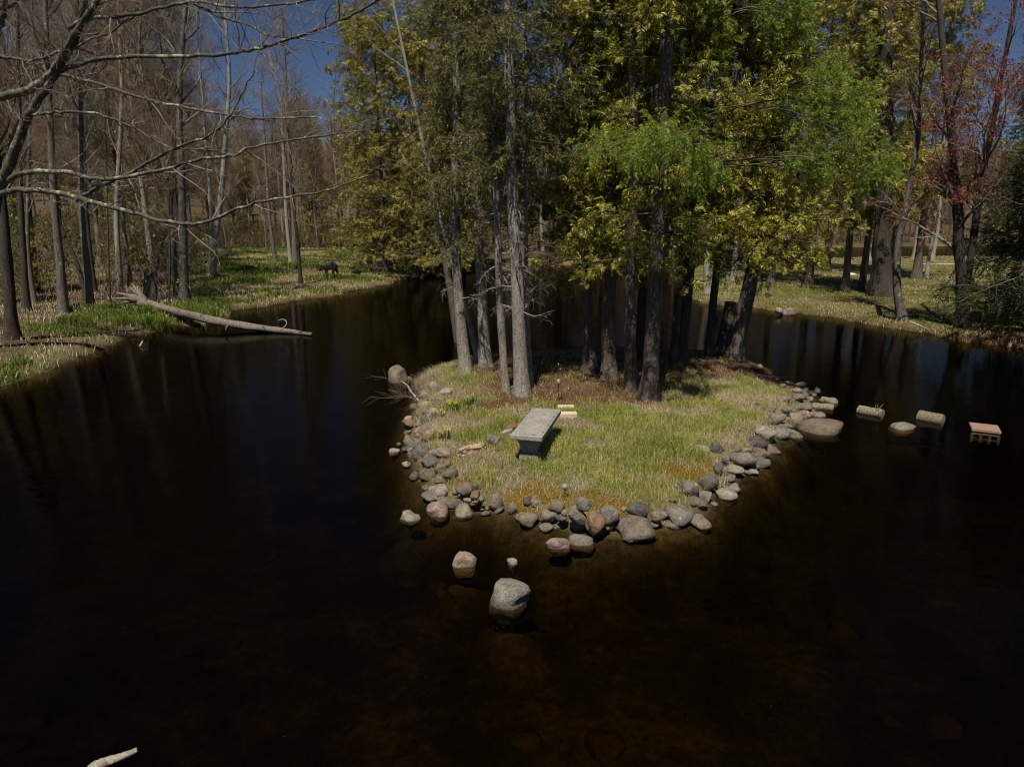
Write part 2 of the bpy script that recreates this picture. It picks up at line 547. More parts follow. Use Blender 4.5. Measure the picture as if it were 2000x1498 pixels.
m.b.inputs['Specular IOR Level'].default_value = 0.1
ground = link('ground', gme, m.m)
tag(ground, 'grassy banks, island soil and brown pond bed', 'ground', kind='structure')

# ------------------------------------------------------------------ pond water: a body with a surface, tea-brown by absorption
wb = bmesh.new()
WX0, WX1, WY0, WY1, WD = -60, 160, -70, 150, -4.0
vs = [wb.verts.new(c) for c in ((WX0, WY0, 0), (WX1, WY0, 0), (WX1, WY1, 0), (WX0, WY1, 0), (WX0, WY0, WD), (WX1, WY0, WD), (WX1, WY1, WD), (WX0, WY1, WD))]
for f in ((0, 1, 2, 3), (7, 6, 5, 4), (0, 4, 5, 1), (1, 5, 6, 2), (2, 6, 7, 3), (3, 7, 4, 0)):
    wb.faces.new([vs[i] for i in f])
wme = from_bm(wb, 'water')
m = M('pond_water')
m.n.remove(m.b)
fr = m.node('ShaderNodeFresnel'); fr.inputs['IOR'].default_value = 1.33
tr = m.node('ShaderNodeBsdfTransparent'); tr.inputs[0].default_value = (0.92, 0.86, 0.74, 1)
gl = m.node('ShaderNodeBsdfGlossy'); gl.inputs['Roughness'].default_value = 0.03
gl.inputs[0].default_value = (0.40, 0.37, 0.30, 1)
mx = m.node('ShaderNodeMixShader')
w1 = m.noise(m.coord('Object', (1.0, 2.6, 1)), 2.6, 3, 0.55, 0.5)
w2 = m.noise(m.coord('Object', (1.0, 2.0, 1)), 12.0, 2, 0.5)
bu = m.node('ShaderNodeBump'); bu.inputs['Strength'].default_value = 0.5; bu.inputs['Distance'].default_value = 0.008
m.L(m.math('ADD', w1, m.math('MULTIPLY', w2, 0.22)), bu.inputs['Height'])
m.L(bu.outputs[0], gl.inputs['Normal']); m.L(bu.outputs[0], fr.inputs['Normal'])
m.L(fr.outputs[0], mx.inputs[0]); m.L(tr.outputs[0], mx.inputs[1]); m.L(gl.outputs[0], mx.inputs[2])
m.L(mx.outputs[0], m.out.inputs['Surface'])
va = m.node('ShaderNodeVolumeAbsorption'); va.inputs['Color'].default_value = (0.58, 0.53, 0.31, 1); va.inputs['Density'].default_value = 3.5
m.L(va.outputs[0], m.out.inputs['Volume'])
water = link('water', wme, m.m)
tag(water, 'still dark tea-brown pond water round the island', 'water', kind='structure')

# ================================================================== GRASS
def blades(name, x, y, h, w, mat, rng, lean=0.5, label=None, cat='grass', z=None, seg2=True, parent=None):
    n = len(x)
    z = (height(x, y) if z is None else z) - 0.01
    a = rng.uniform(0, 2 * math.pi, n)
    la = rng.uniform(0, 2 * math.pi, n); ll = np.abs(rng.normal(0, lean, n))
    h = np.broadcast_to(h, (n,)); w = np.broadcast_to(w, (n,))
    b = np.stack([x, y, z], 1)
    side = np.stack([np.cos(a), np.sin(a), 0 * a], 1) * w[:, None] * 0.5
    ln = np.stack([np.cos(la), np.sin(la), 0 * a], 1)
    mid = b + ln * (ll * h * 0.28)[:, None] + np.array([0, 0, 1]) * (h * 0.6)[:, None]
    tip = b + ln * (ll * h * 0.85)[:, None] + np.array([0, 0, 1]) * (h * np.clip(1.0 - 0.35 * ll, 0.25, 1))[:, None]
    V = np.stack([b - side, b + side, mid + side * 0.75, mid - side * 0.75, tip], 1).reshape(-1, 3)
    o = np.arange(n)[:, None] * 5
    g = Geo(); g.v = [V]; g.n = len(V); g.f = [np.concatenate([o + 0, o + 1, o + 2, o + 3], 1), np.concatenate([o + 3, o + 2, o + 4], 1)]
    ob = link(name, g.mesh(name, smooth=False), mat, parent)
    if label:
        tag(ob, label, cat, kind='stuff')
    return ob

MAT_GREEN = leaf_mat('fresh_grass', (0.145, 0.195, 0.026), (0.335, 0.37, 0.075), (0.62, 0.56, 0.20), 0.35, 0.8)
MAT_BANK = leaf_mat('bank_grass_blades', (0.06, 0.105, 0.012), (0.15, 0.215, 0.030), (0.30, 0.31, 0.07), 0.35, 0.35)
MAT_STRAW = leaf_mat('dry_grass', (0.25, 0.19, 0.10), (0.46, 0.375, 0.225), (0.66, 0.57, 0.40), 0.2, 1.2)
MAT_LAWN = leaf_mat('lawn_grass', (0.105, 0.140, 0.016), (0.205, 0.24, 0.035), (0.33, 0.31, 0.085), 0.3, 0.5)
MAT_MOSS = leaf_mat('moss', (0.13, 0.065, 0.006), (0.32, 0.19, 0.018), (0.46, 0.34, 0.06), 0.2, 3.0)

def scatter(x0, x1, y0, y1, n, rng):
    return rng.uniform(x0, x1, n), rng.uniform(y0, y1, n)

rg = np.random.default_rng(21)
# island turf
x, y = scatter(-2.4, 5.6, 7.2, 18, 330000, rg)
d = sdist(x, y, ISLAND)
need_, moss_ = zones(x, y)
dens = fbm(x * 1.6, y * 1.6, 61, 3)
green = (d > 0.2) & (rg.random(len(x)) < 0.72 * ss(dens, 0.36, 0.62) * (1 - 0.93 * need_) * (1 - 0.85 * moss_) * (0.35 + 0.65 * ss(d, 0.3, 1.0)))
gi = np.where(green)[0][:64000]
hgt = 0.05 + 0.10 * dens[gi] * rg.uniform(0.3, 1.6, len(gi)) + 0.11 * ss(fbm(x[gi] * 1.1, y[gi] * 1.1, 66, 2), 0.55, 0.8)
blades('grass', x[gi], y[gi], hgt, 0.0075, MAT_GREEN, rg, 0.7, 'short fresh green grass covering the little island')
dry = (d > 0.14) & (~green) & (rg.random(len(x)) < (0.95 - 0.4 * ss(dens, 0.4, 0.7)) * (1 - 0.9 * need_) * (1 - 0.7 * moss_))
di = np.where(dry)[0][:56000]
blades('dry_grass', x[di], y[di], 0.035 + 0.10 * rg.random(len(di)) ** 1.5, 0.0055, MAT_STRAW, rg, 1.3, 'matted straw-coloured dead grass on the island')
mo = (d > 0.2) & (rg.random(len(x)) < moss_)
mi = np.where(mo)[0][:16000]
blades('moss', x[mi], y[mi], 0.015 + 0.02 * rg.random(len(mi)), 0.009, MAT_MOSS, rg, 0.5, 'orange-gold moss cushions along the front edge of the island', 'moss')
# litter of needles and twigs under the island trees
li = np.where((d > 0.3) & (rg.random(len(x)) < need_ * 0.45))[0][:26000]
MAT_NEEDLE = leaf_mat('needle_litter', (0.08, 0.036, 0.02), (0.20, 0.11, 0.06), (0.40, 0.27, 0.17), 0.05, 1.5)
blades('needle_litter', x[li], y[li], 0.02 + 0.03 * rg.random(len(li)), 0.006, MAT_NEEDLE, rg, 2.6, 'rusty brown needle litter under the island trees', 'litter')

# left bank: dense sampling per view distance
def bank(n, x0, x1, y0, y1, polyd, rng):
    x, y = scatter(x0, x1, y0, y1, n, rng)
    return x, y, polyd(x, y)
LD = lambda x, y: land_d(x, y)[1]
PD = lambda x, y: land_d(x, y)[2]
xs, ys, ds = [], [], []
for (n, y0, y1) in ((70000, 13, 26), (60000, 24, 34), (90000, 32, 50), (90000, 46, 72)):
    yy = rg.uniform(y0, y1, n); xx = yy * rg.uniform(-0.95, -0.08, n)
    xs.append(xx); ys.append(yy)
x, y = np.concatenate(xs), np.concatenate(ys)
d = LD(x, y)
dens = fbm(x * 0.55, y * 0.55, 71, 3)
woodland = 1 - ss(x / y, -0.52, -0.42)
keep = d > 0.05
gr = keep & (rg.random(len(x)) < ss(dens - 0.22 * woodland * ss(d, 1.5, 5) - 0.12 * (1 - ss(d, 0.2, 0.9)), 0.42, 0.58))
gi = np.where(gr)[0]; gi = rg.permutation(gi)[:48000]
sz = 0.08 + 0.14 * rg.random(len(gi)) + 0.22 * ss(fbm(x[gi] * 0.9, y[gi] * 0.9, 75, 2), 0.5, 0.75)
blades('bank_grass', x[gi], y[gi], sz, 0.015 + 0.0007 * y[gi], MAT_BANK, rg, 0.6, 'lush green grass tufts on the wooded bank and clearing')
dr = keep & ~gr & (rg.random(len(x)) < 0.75)
di = rg.permutation(np.where(dr)[0])[:40000]
edge = 1 - ss(d[di], 0.3, 1.6)
blades('bank_dry_grass', x[di], y[di], 0.08 + 0.12 * rg.random(len(di)) + 0.12 * edge * rg.random(len(di)), 0.010 + 0.0006 * y[di], MAT_STRAW, rg, 0.8, 'pale dead grass and reeds along the wooded bank')
# right lawn
xs, ys = [], []
for (n, y0, y1) in ((70000, 20, 36), (60000, 32, 52), (50000, 48, 80)):
    yy = rg.uniform(y0, y1, n); xx = yy * rg.uniform(0.22, 0.86, n)
    xs.append(xx); ys.append(yy)
x, y = np.concatenate(xs), np.concatenate(ys)
d = PD(x, y)
dens = fbm(x * 0.6, y * 0.6, 81, 3)
gr = (d > 0.08) & (rg.random(len(x)) < 0.35 + 0.65 * ss(dens, 0.38, 0.6))
gi = rg.permutation(np.where(gr)[0])[:48000]
blades('lawn_grass', x[gi], y[gi], 0.045 + 0.06 * rg.random(len(gi)) + 0.05 * (1 - ss(d[gi], .1, .8)), 0.014 + 0.0007 * y[gi], MAT_LAWN, rg, 0.7, 'mown yellow-green grass of the tree-dotted lawn')
dr = (d > 0.03) & ~gr
di = rg.permutation(np.where(dr)[0])[:22000]
blades('lawn_dry_grass', x[di], y[di], 0.05 + 0.08 * rg.random(len(di)) + 0.04 * (1 - ss(d[di], .1, .7)), 0.010 + 0.0005 * y[di], MAT_STRAW, rg, 0.9, 'dead straw grass fringing the lawn bank')
# gravel path far back on the lawn
pm = plain_mat('path_gravel', (0.30, 0.24, 0.17), (0.52, 0.44, 0.33), 30)
a, b = P(1765, 516, 0.45), P(1872, 517, 0.45)
pg = Geo(); n = 12
tt = np.linspace(0, 1, n)
ctr = a[None] * (1 - tt[:, None]) + b[None] * tt[:, None]
wd = 0.35 + 0.15 * np.sin(tt * 9)
pv = np.concatenate([ctr - np.array([0, 1, 0]) * wd[:, None], ctr + np.array([0, 1, 0]) * wd[:, None]])
pv[:, 2] = height(pv[:, 0], pv[:, 1]) + 0.03
pg.add(pv, np.stack([np.arange(n - 1), np.arange(1, n), np.arange(1, n) + n, np.arange(n - 1) + n], 1))
tag(link('path', pg.mesh('path'), pm), 'narrow strip of bare pale ground across the back of the lawn', 'path', kind='structure')

# ================================================================== STONES
SM = {
    'grey': (stone_mat('grey_stone', (0.127, 0.105, 0.076), (0.275, 0.230, 0.168), 0.22), 'grey'),
    'dark': (stone_mat('dark_stone', (0.061, 0.052, 0.040), (0.165, 0.142, 0.109), 0.2, (0.462, 0.420, 0.319), 0.74), 'dark grey'),
    'light': (stone_mat('pale_stone', (0.187, 0.160, 0.116), (0.374, 0.320, 0.235), 0.22), 'pale grey'),
    'tan': (stone_mat('tan_stone', (0.165, 0.120, 0.072), (0.341, 0.255, 0.160), 0.22), 'tan'),
    'pink': (stone_mat('pinkish_stone', (0.165, 0.108, 0.072), (0.319, 0.220, 0.151), 0.2), 'pinkish brown'),
    'orange': (stone_mat('rusty_stone', (0.209, 0.115, 0.050), (0.396, 0.240, 0.113), 0.18), 'rusty tan'),
    'lichen': (stone_mat('lichened_stone', (0.105, 0.090, 0.067), (0.253, 0.220, 0.164), 0.24, (0.506, 0.460, 0.277), 0.68), 'lichen-spotted grey'),
    'brown': (stone_mat('brown_stone', (0.105, 0.075, 0.047), (0.231, 0.170, 0.109), 0.2), 'brown grey'),
}

def stone_mesh(a, b, c, seed, ang=0.5, sub=3, deep=1.0, lump=1.0):
    rng = np.random.default_rng(seed)
    bm = bmesh.new()
    bmesh.ops.create_icosphere(bm, subdivisions=sub, radius=1.0)
    V = np.array([v.co[:] for v in bm.verts])
    F = np.array([[v.index for v in f.verts] for f in bm.faces])
    bm.free()
    N = V.copy()
    rad = np.ones(len(V))
    for _ in range(11):                                    # worn flat faces
        d = unit(rng.normal(size=3)); h = rng.uniform(0.55, 0.9)
        s = N @ d
        lim = np.where(s > 0.05, h / np.maximum(s, 0.05), 9)
        rad = np.minimum(rad, (1 - ang) * rad + ang * np.minimum(rad, lim))
    for fr, am in ((1.5, 0.12), (3.1, 0.06), (7.0, 0.026), (13.0, 0.012)):
        ph = rng.uniform(0, 6.28, (4, 3)); dr = unit(rng.normal(size=(4, 3))) * fr
        for q in range(4):
            rad += am * lump * 0.5 * np.sin(N @ dr[q] * 1.8 + ph[q, 0])
    V = N * rad[:, None] * np.array([a, b, c])
    if deep > 1.0:
        low = np.clip(-N[:, 2], 0, 1)
        V[:, 2] = np.where(V[:, 2] < 0, V[:, 2] * deep, V[:, 2])
        bulge = 1 + 0.22 * np.sin(np.clip(low * 1.3, 0, 1) * math.pi) * min(1.0, deep - 1)
        V[:, :2] *= bulge[:, None]
    g = Geo(); g.add(V, F)
    return g.mesh('stone', smooth=True)

_shared = {}
def zone_name(cx, cy):
    if cx > 1455 and cy < 800: return 'heaped on the shaded far corner of the island'
    if cx > 1455: return 'on the island shore near the stepping blocks'
    if cy > 965 and cx > 1040: return 'packed along the front tip of the island'
    if cy > 905 and cx < 1040: return 'at the water edge between daffodils and front tip'
    if cx > 1300: return 'set along the island shore beside orange moss'
    if cy < 800: return 'at the grassy back corner by the brushwood'
    return 'lining the island shore below the daffodils'

_rs = np.random.default_rng(77)
STONES = []   # (cx, cy, w, h, kind, tilt, label)
def st(cx, cy, w, h, kind='grey', tilt=0, label=None, sub=0.35, cat='stone', name='shore_stone', grp='stones edging the island'):
    STONES.append((cx, cy, w, h, kind, tilt, label, sub, cat, name, grp))

st(779, 729, 33, 34, 'tan', -28, 'tall tan boulder standing alone in the water by the brushwood', 0.75, 'boulder', 'boulder', None)
st(799, 739, 9, 8, 'light', 0, 'tiny pale stone in the water right behind the tall tan boulder')
st(851, 759, 27, 23, 'grey'); st(871, 767, 30, 16, 'light', -12, 'pale oval stone at the grass edge above the daffodils'); st(831, 771, 22, 18, 'grey'); st(845, 780, 14, 14, 'grey')
st(861, 780, 18, 12, 'pink'); st(853, 790, 17, 13, 'tan'); st(836, 789, 21, 6, 'light', 0, 'thin flat pale slab wedged at the water edge by the brushwood')
st(838, 798, 11, 10, 'grey'); st(848, 807, 23, 17, 'light'); st(818, 809, 12, 15, 'tan', 0, 'small upright tan stone standing clear in the water near the brushwood', 0.6)
st(830, 809, 13, 6, 'grey'); st(801, 821, 11, 5, 'light', 0, 'low pale stone barely breaking the water beside the shore'); st(828, 823, 15, 15, 'dark'); st(839, 818, 14, 18, 'grey')
st(806, 831, 38, 18, 'orange', 8, 'long rusty tan stone jutting into the water below the brushwood'); st(797, 845, 15, 12, 'grey'); st(822, 843, 29, 17, 'pink'); st(830, 833, 14, 8, 'light')
st(798, 860, 17, 20, 'tan', -20); st(832, 857, 15, 18, 'orange', 30, 'peach-coloured broken stone beside the lower daffodil clump'); st(819, 850, 14, 12, 'orange')
st(808, 871, 25, 14, 'dark'); st(825, 883, 38, 32, 'dark', 35, 'big dark stone freckled with white lichen on the water edge', 0.4); st(802, 889, 15, 13, 'grey')
st(779, 868, 10, 8, 'light', 0, 'little pale stone alone in the water, upper of two'); st(770, 881, 19, 10, 'light', 0, 'small pale stone farthest out in the water beside the shore')
st(866, 886, 32, 22, 'tan', 0, 'rounded tan-grey stone on the turf left of the rotten wood'); st(841, 901, 42, 20, 'dark', -8, 'long dark grey stone lying flat on the shore')
st(793, 907, 20, 13, 'light', 0, 'pale oval stone alone in the water below the pair of small ones'); st(874, 903, 18, 16, 'orange', 0, 'small peach stone at the turf edge below the rotten wood'); st(858, 914, 20, 18, 'brown')
st(836, 927, 39, 26, 'pink', 10, 'smooth reddish brown stone at the water edge'); st(878, 925, 29, 24, 'brown'); st(810, 933, 15, 6, 'light', 0, 'flat pale stone just awash beside the reddish brown stone'); st(861, 940, 22, 12, 'brown')
st(860, 957, 46, 31, 'light', -10, 'large pale angular stone above the waterline'); st(909, 953, 30, 27, 'tan', 0, 'flat-faced tan-grey stone against the turf'); st(892, 961, 14, 13, 'tan')
st(848, 972, 37, 16, 'light', 12, 'pale long stone sloping into the water'); st(928, 968, 22, 17, 'orange'); st(913, 977, 18, 11, 'grey')
st(800, 1008, 40, 22, 'light', -14, 'pale loaf-shaped stone in the water, outermost beside the front shore', 0.45); st(854, 998, 50, 26, 'pink', 8, 'broad flat stone with a reddish top in the shallows')
st(906, 998, 39, 33, 'tan', 20, 'egg-shaped tan boulder in the shallows'); st(889, 984, 31, 17, 'grey'); st(927, 985, 11, 8, 'brown'); st(940, 975, 8, 7, 'grey')
st(945, 994, 17, 14, 'tan'); st(966, 981, 28, 27, 'tan', 0, 'square tan stone set into the turf edge'); st(974, 995, 22, 13, 'grey', -22); st(999, 992, 19, 22, 'grey', 10)
st(1030, 1013, 46, 36, 'tan', 20, 'large rounded oval boulder with speckled tan face at the front shore', 0.5); st(1065, 1031, 24, 17, 'grey'); st(1072, 1008, 33, 28, 'light'); st(1085, 988, 27, 27, 'tan'); st(1089, 1028, 20, 10, 'grey')
st(1103, 1000, 12, 12, 'light'); st(1098, 1011, 22, 13, 'dark'); st(1128, 1004, 40, 44, 'light', -40, 'tall pale stone leaning beside the rusty upright stone', 0.7); st(1142, 984, 26, 26, 'light', 0, 'round knobbly pale stone topping the leaning pale stone', 1.5)
st(1129, 1028, 30, 21, 'grey'); st(1163, 1022, 38, 50, 'orange', 10, 'upright rusty orange-tan stone at the front tip', 0.7); st(1187, 1003, 38, 36, 'lichen', 0, 'grey stone with a pale streak behind the rusty upright stone'); st(1186, 1032, 10, 9, 'brown')
st(1238, 1029, 88, 54, 'brown', 6, 'biggest brown-grey slab of the front shore, dotted with one white spot', 0.4); st(1246, 996, 44, 29, 'dark', 0, 'dark pitted stone behind the biggest slab'); st(1279, 1024, 18, 12, 'tan'); st(1282, 1006, 24, 18, 'brown')
st(1325, 1005, 66, 36, 'lichen', 6, 'broad speckled grey boulder right of the biggest slab'); st(1315, 1026, 38, 20, 'tan', 0, 'tan pebble-smooth stone in front of the speckled boulder'); st(1369, 1022, 37, 24, 'pink', 28, 'pinkish stone slanting into the water at the end of the front row')
st(1362, 983, 38, 25, 'brown'); st(1376, 970, 26, 28, 'lichen', 25); st(1344, 950, 42, 36, 'lichen', 0, 'grey boulder with a pale lichen disc beside orange moss'); st(1387, 943, 40, 40, 'grey', 0, 'round plain grey boulder right of the moss')
st(1418, 966, 46, 24, 'light', 8, 'pale wedge-shaped stone alone in the shallows off the mossy shore'); st(1428, 955, 18, 11, 'light'); st(1427, 936, 24, 18, 'brown'); st(1432, 918, 42, 22, 'light', -5, 'whitish flat stone below the yellow-lichened boulder')
st(1402, 914, 18, 20, 'dark'); st(1446, 895, 54, 31, 'lichen', -8, 'large boulder with a big yellowish lichen patch'); st(1470, 912, 22, 14, 'grey'); st(1368, 876, 28, 10, 'light', 0, 'flat whitish stone lying in the grass'); st(1398, 875, 26, 22, 'dark'); st(1343, 880, 18, 10, 'grey', 0, 'small grey stone in the grass left of the flat whitish one')
st(1487, 886, 33, 18, 'grey'); st(1508, 879, 34, 15, 'tan', 10); st(1490, 905, 42, 18, 'grey', -8); st(1470, 923, 20, 10, 'light')
st(1478, 862, 42, 28, 'dark', 10); st(1494, 848, 48, 33, 'light', 12, 'pale banded boulder with shadow stripes near the pointed stone'); st(1524, 849, 33, 24, 'grey'); st(1549, 850, 34, 15, 'light', 20, 'pale pointed stone reaching into the water'); st(1527, 834, 33, 18, 'grey')
st(1605, 829, 72, 33, 'tan', 4, 'big flat-topped tan-brown boulder in the water, first of the stepping stones', 0.55, 'boulder', 'boulder', None)
st(1520, 819, 30, 24, 'grey'); st(1551, 817, 30, 24, 'pink'); st(1548, 831, 18, 13, 'dark'); st(1572, 810, 20, 18, 'tan'); st(1596, 809, 23, 9, 'grey'); st(1572, 793, 27, 11, 'brown'); st(1502, 799, 22, 18, 'pink')
st(1557, 777, 24, 15, 'tan'); st(1572, 778, 14, 13, 'brown'); st(1554, 764, 21, 14, 'light'); st(1572, 766, 18, 14, 'dark'); st(1585, 769, 14, 14, 'dark'); st(1597, 766, 15, 16, 'tan'); st(1562, 753, 22, 13, 'tan'); st(1541, 751, 20, 12, 'light'); st(1529, 754, 15, 13, 'brown')
st(1520, 742, 20, 12, 'grey'); st(1498, 731, 16, 13, 'tan'); st(1484, 720, 18, 15, 'grey'); st(1460, 718, 12, 8, 'light'); st(1510, 738, 14, 10, 'dark'); st(1617, 782, 28, 7, 'grey', 12, 'thin flat stone lying in the water off the shaded corner'); st(1529, 779, 24, 15, 'brown'); st(1475, 788, 15, 10, 'grey'); st(1505, 764, 14, 9, 'brown'); st(1440, 838, 16, 10, 'brown'); st(1418, 895, 16, 11, 'dark'); st(1460, 880, 16, 12, 'tan')
st(1536, 800, 18, 12, 'grey'); st(1480, 880, 18, 12, 'brown')
st(908, 1095, 46, 44, 'tan', 42, 'smooth grey boulder half sunk in open water', 0.35, 'boulder', 'boulder', None)
st(1000, 1097, 18, 17, 'light', -30, 'small pale shard poking from open water between two boulders', 0.4)
st(997, 1160, 86, 72, 'lichen', 8, 'largest round boulder alone in open water before the island', 0.35, 'boulder', 'boulder', None)
st(1091, 1062, 46, 27, 'pink', 4, 'pinkish oval stone awash in front of the island, left of a pair', 0.4); st(1136, 1056, 46, 26, 'grey', 4, 'grey oval stone awash in front of the island, right of a pair', 0.4)
st(1764, 834, 46, 20, 'grey', 4, 'smooth grey leaf-shaped rock between the sawn stepping logs', 0.2, 'boulder', 'boulder', None)
st(1540, 607, 24, 8, 'pink', 0, 'flat pinkish rock in the water under the lawn bank'); st(1522, 604, 12, 5, 'light', 0, 'small flat rock beside the flat pinkish rock under the lawn bank')

for k, (cx, cy, w, h, kind, tilt, label, sub, cat, name, grp) in enumerate(STONES):
    q = P(cx, cy + 0.3 * h, 0.0)
    z0 = max(hz(q[0], q[1]), 0.0)
    q = P(cx, cy + 0.25 * h, z0)
    mp_ = mpp(q)
    dep = math.atan2(CAMZ - q[2], q[1])
    rng = np.random.default_rng(100 + k)
    fat = 1.2 if w < 40 else 1.06
    a = w * mp_ * 0.5 * fat
    b = a * rng.uniform(0.75, 1.0)
    hp = h * mp_ * 0.5 * fat
    c2 = hp ** 2 - (b * math.sin(dep)) ** 2
    c = math.sqrt(max(c2, (0.45 * a) ** 2)) / math.cos(dep)
    c = min(c, 1.35 * a)
    ctr = P(cx, cy, z0 + c * sub)
    zb = hz(ctr[0], ctr[1])
    deep = min(max(1.0, (ctr[2] - zb + 0.04) / (0.66 * c)), 3.0) if zb < -0.06 else 1.0
    if cat == 'boulder': c *= 0.85
    me = stone_mesh(a, b, c, 500 + k, rng.uniform(0.7, 1.0), 3 if w > 14 else 2, deep, 0.35 if cat == 'boulder' else 1.0)
    if label is None:
        size = 'small' if w < 17 else ('middling' if w < 28 else 'large')
        label = f"{size} {SM[kind][1]} stone {zone_name(cx, cy)}"
        grp = grp or 'stones edging the island'
    o = link(name, me, SM[kind][0], None, tuple(ctr), (0, R(tilt if deep < 1.5 else tilt * 0.35), 0))
    tag(o, label, cat, grp)

# small stones wedged between the larger ones all along the shore
rng = np.random.default_rng(2024)
ring = np.array(ISLAND); seg = np.roll(ring, -1, 0) - ring; sl = np.hypot(seg[:, 0], seg[:, 1]); cum = np.concatenate([[0], np.cumsum(sl)])
kinds = ['grey', 'dark', 'light', 'tan', 'pink', 'brown', 'lichen']
for k in range(95):
    t = rng.uniform(0, cum[27])
    i = int(np.searchsorted(cum, t) - 1); f = (t - cum[i]) / sl[i]
    nrm = np.array([-seg[i, 1], seg[i, 0]]) / sl[i]
    q = ring[i] + seg[i] * f
    off = rng.uniform(-0.06, 0.42)
    cands = [q + nrm * off, q - nrm * off]
    q = cands[int(np.argmax([float(sdist(np.array([c_[0]]), np.array([c_[1]]), ISLAND)[0]) for c_ in cands]))] if off > 0 else q
    z0 = max(hz(q[0], q[1]), -0.05)
    a = rng.uniform(0.05, 0.12)
    kd = kinds[int(rng.integers(7))]
    me = stone_mesh(a, a * rng.uniform(.7, 1), a * rng.uniform(.55, .85), 3000 + k, rng.uniform(.7, 1), 2)
    o = link('shore_stone', me, SM[kd][0], None, (q[0], q[1], z0 + a * 0.25), (rng.normal(0, .3), rng.normal(0, .3), rng.uniform(0, 6)))
    tag(o, f'small {SM[kd][1]} cobble wedged between larger stones of the island edge', 'stone', 'cobbles wedged along the island edge')

# submerged stones, seen dimly through the water
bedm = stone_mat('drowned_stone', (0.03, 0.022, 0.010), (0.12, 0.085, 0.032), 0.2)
SUNK = [(680, 1020, 50, 24), (760, 1110, 60, 30), (800, 1140, 46, 22), (1700, 1340, 80, 46), (1640, 1230, 60, 40), (1560, 1215, 70, 26), (1480, 1170, 40, 20),
        (1600, 918, 36, 14), (1490, 1230, 60, 30), (1730, 1410, 70, 44), (900, 1150, 50, 24), (860, 1160, 40, 18), (60, 1410, 90, 60), (40, 1450, 70, 40), (480, 860, 60, 20), (650, 1075, 36, 18), (530, 1085, 40, 18),
        (1030, 1450, 60, 24), (1180, 1450, 90, 30), (1830, 870, 40, 20), (1580, 1000, 40, 18), (1680, 1110, 44, 20), (330, 960, 50, 18), (240, 1090, 60, 24), (620, 1330, 60, 30), (300, 1250, 70, 26), (1900, 1250, 70, 30), (1850, 1420, 80, 40)]
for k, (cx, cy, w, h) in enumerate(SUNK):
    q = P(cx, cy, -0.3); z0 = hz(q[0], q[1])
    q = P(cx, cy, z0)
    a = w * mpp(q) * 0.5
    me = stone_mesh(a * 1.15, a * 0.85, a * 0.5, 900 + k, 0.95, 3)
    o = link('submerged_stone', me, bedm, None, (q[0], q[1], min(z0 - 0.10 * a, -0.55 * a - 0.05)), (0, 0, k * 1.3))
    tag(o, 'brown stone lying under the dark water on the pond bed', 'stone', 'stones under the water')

# ================================================================== BENCH
cor = [P(a, b, 0.74) for a, b in ((994, 848), (1062, 854), (1095, 797), (1041, 799))]
nl, nr, fr_, fl = cor
ax_l = ((fl + fr_) - (nl + nr)) * 0.5
LEN = float(np.linalg.norm(ax_l)); WID = 0.5 * float(np.linalg.norm(nr - nl) + np.linalg.norm(fr_ - fl)) * 0.97
bc = (nl + nr + fr_ + fl) / 4
bang = math.atan2(ax_l[1], ax_l[0])
gz = hz(bc[0], bc[1])
concrete = M('weathered_concrete')
vv = concrete.coord('Object')
c1 = concrete.noise(vv, 3.0, 6, 0.7, 0.3); c2 = concrete.noise(vv, 45.0, 4, 0.75); c3 = concrete.noise(vv, 14.0, 6, 0.75)
cc = concrete.ramp(c1, [(0.3, (0.20, 0.18, 0.14)), (0.7, (0.40, 0.375, 0.31))])
cc = concrete.mix(concrete.ramp(c3, [(0.50, 0.0), (0.64, 0.85)]), cc, (0.085, 0.08, 0.055))
cc = concrete.mix(0.3, cc, concrete.ramp(c2, [(0.35, 0.06), (0.65, 0.55)]))
concrete.base(cc); concrete.bump(concrete.math('ADD', c2, concrete.math('MULTIPLY', c3, 0.5)), 0.6, 0.012)
bench = root('garden_bench', (bc[0], bc[1], gz), 'grey weathered concrete garden bench standing on the island grass', 'bench', rz=bang)
bm = box_bm(LEN, WID, 0.075, 0.012, 3, (0, 0, 0.74 - gz - 0.037))
link('seat', from_bm(bm, 'seat'), concrete.m, bench)
bm = box_bm(LEN * 0.93, WID * 0.87, 0.012, 0.005, 2, (0, 0, 0.74 - gz + 0.004))
link('seat_panel', from_bm(bm, 'seat_panel'), concrete.m, bench)
zt = 0.74 - gz - 0.075
prof = [(0.40, 0.0), (0.42, -0.10), (0.38, -0.22), (0.30, -0.40), (0.245, -0.62), (0.235, -0.72)]
for s in (-1, 1):
    bm = bmesh.new()
    tops = []
    th = 0.11
    ring = [(w_ * WID, zt * (1 + q * 1.08)) for w_, q in prof]
    outline = [(-w_, z_) for w_, z_ in ring] + [(w_, z_) for w_, z_ in reversed(ring)]
    for xx in (-th / 2, th / 2):
        tops.append([bm.verts.new((s * (LEN * 0.5 - 0.25) + xx, y_, z_)) for y_, z_ in outline])
    bm.faces.new(tops[0]); bm.faces.new(list(reversed(tops[1])))
    n = len(outline)
    for q in range(n):
        bm.faces.new((tops[0][q], tops[1][q], tops[1][(q + 1) % n], tops[0][(q + 1) % n]))
    bmesh.ops.recalc_face_normals(bm, faces=bm.faces[:])
    bmesh.ops.bevel(bm, geom=bm.edges[:], offset=0.008, segments=2, affect='EDGES')
    leg = link('leg', from_bm(bm, 'leg'), concrete.m, bench)
    bm = box_bm(0.20, WID * 0.60, zt * 0.30, 0.01, 2, (s * (LEN * 0.5 - 0.25), 0, zt * 0.10))
    link('foot', from_bm(bm, 'foot'), concrete.m, leg)

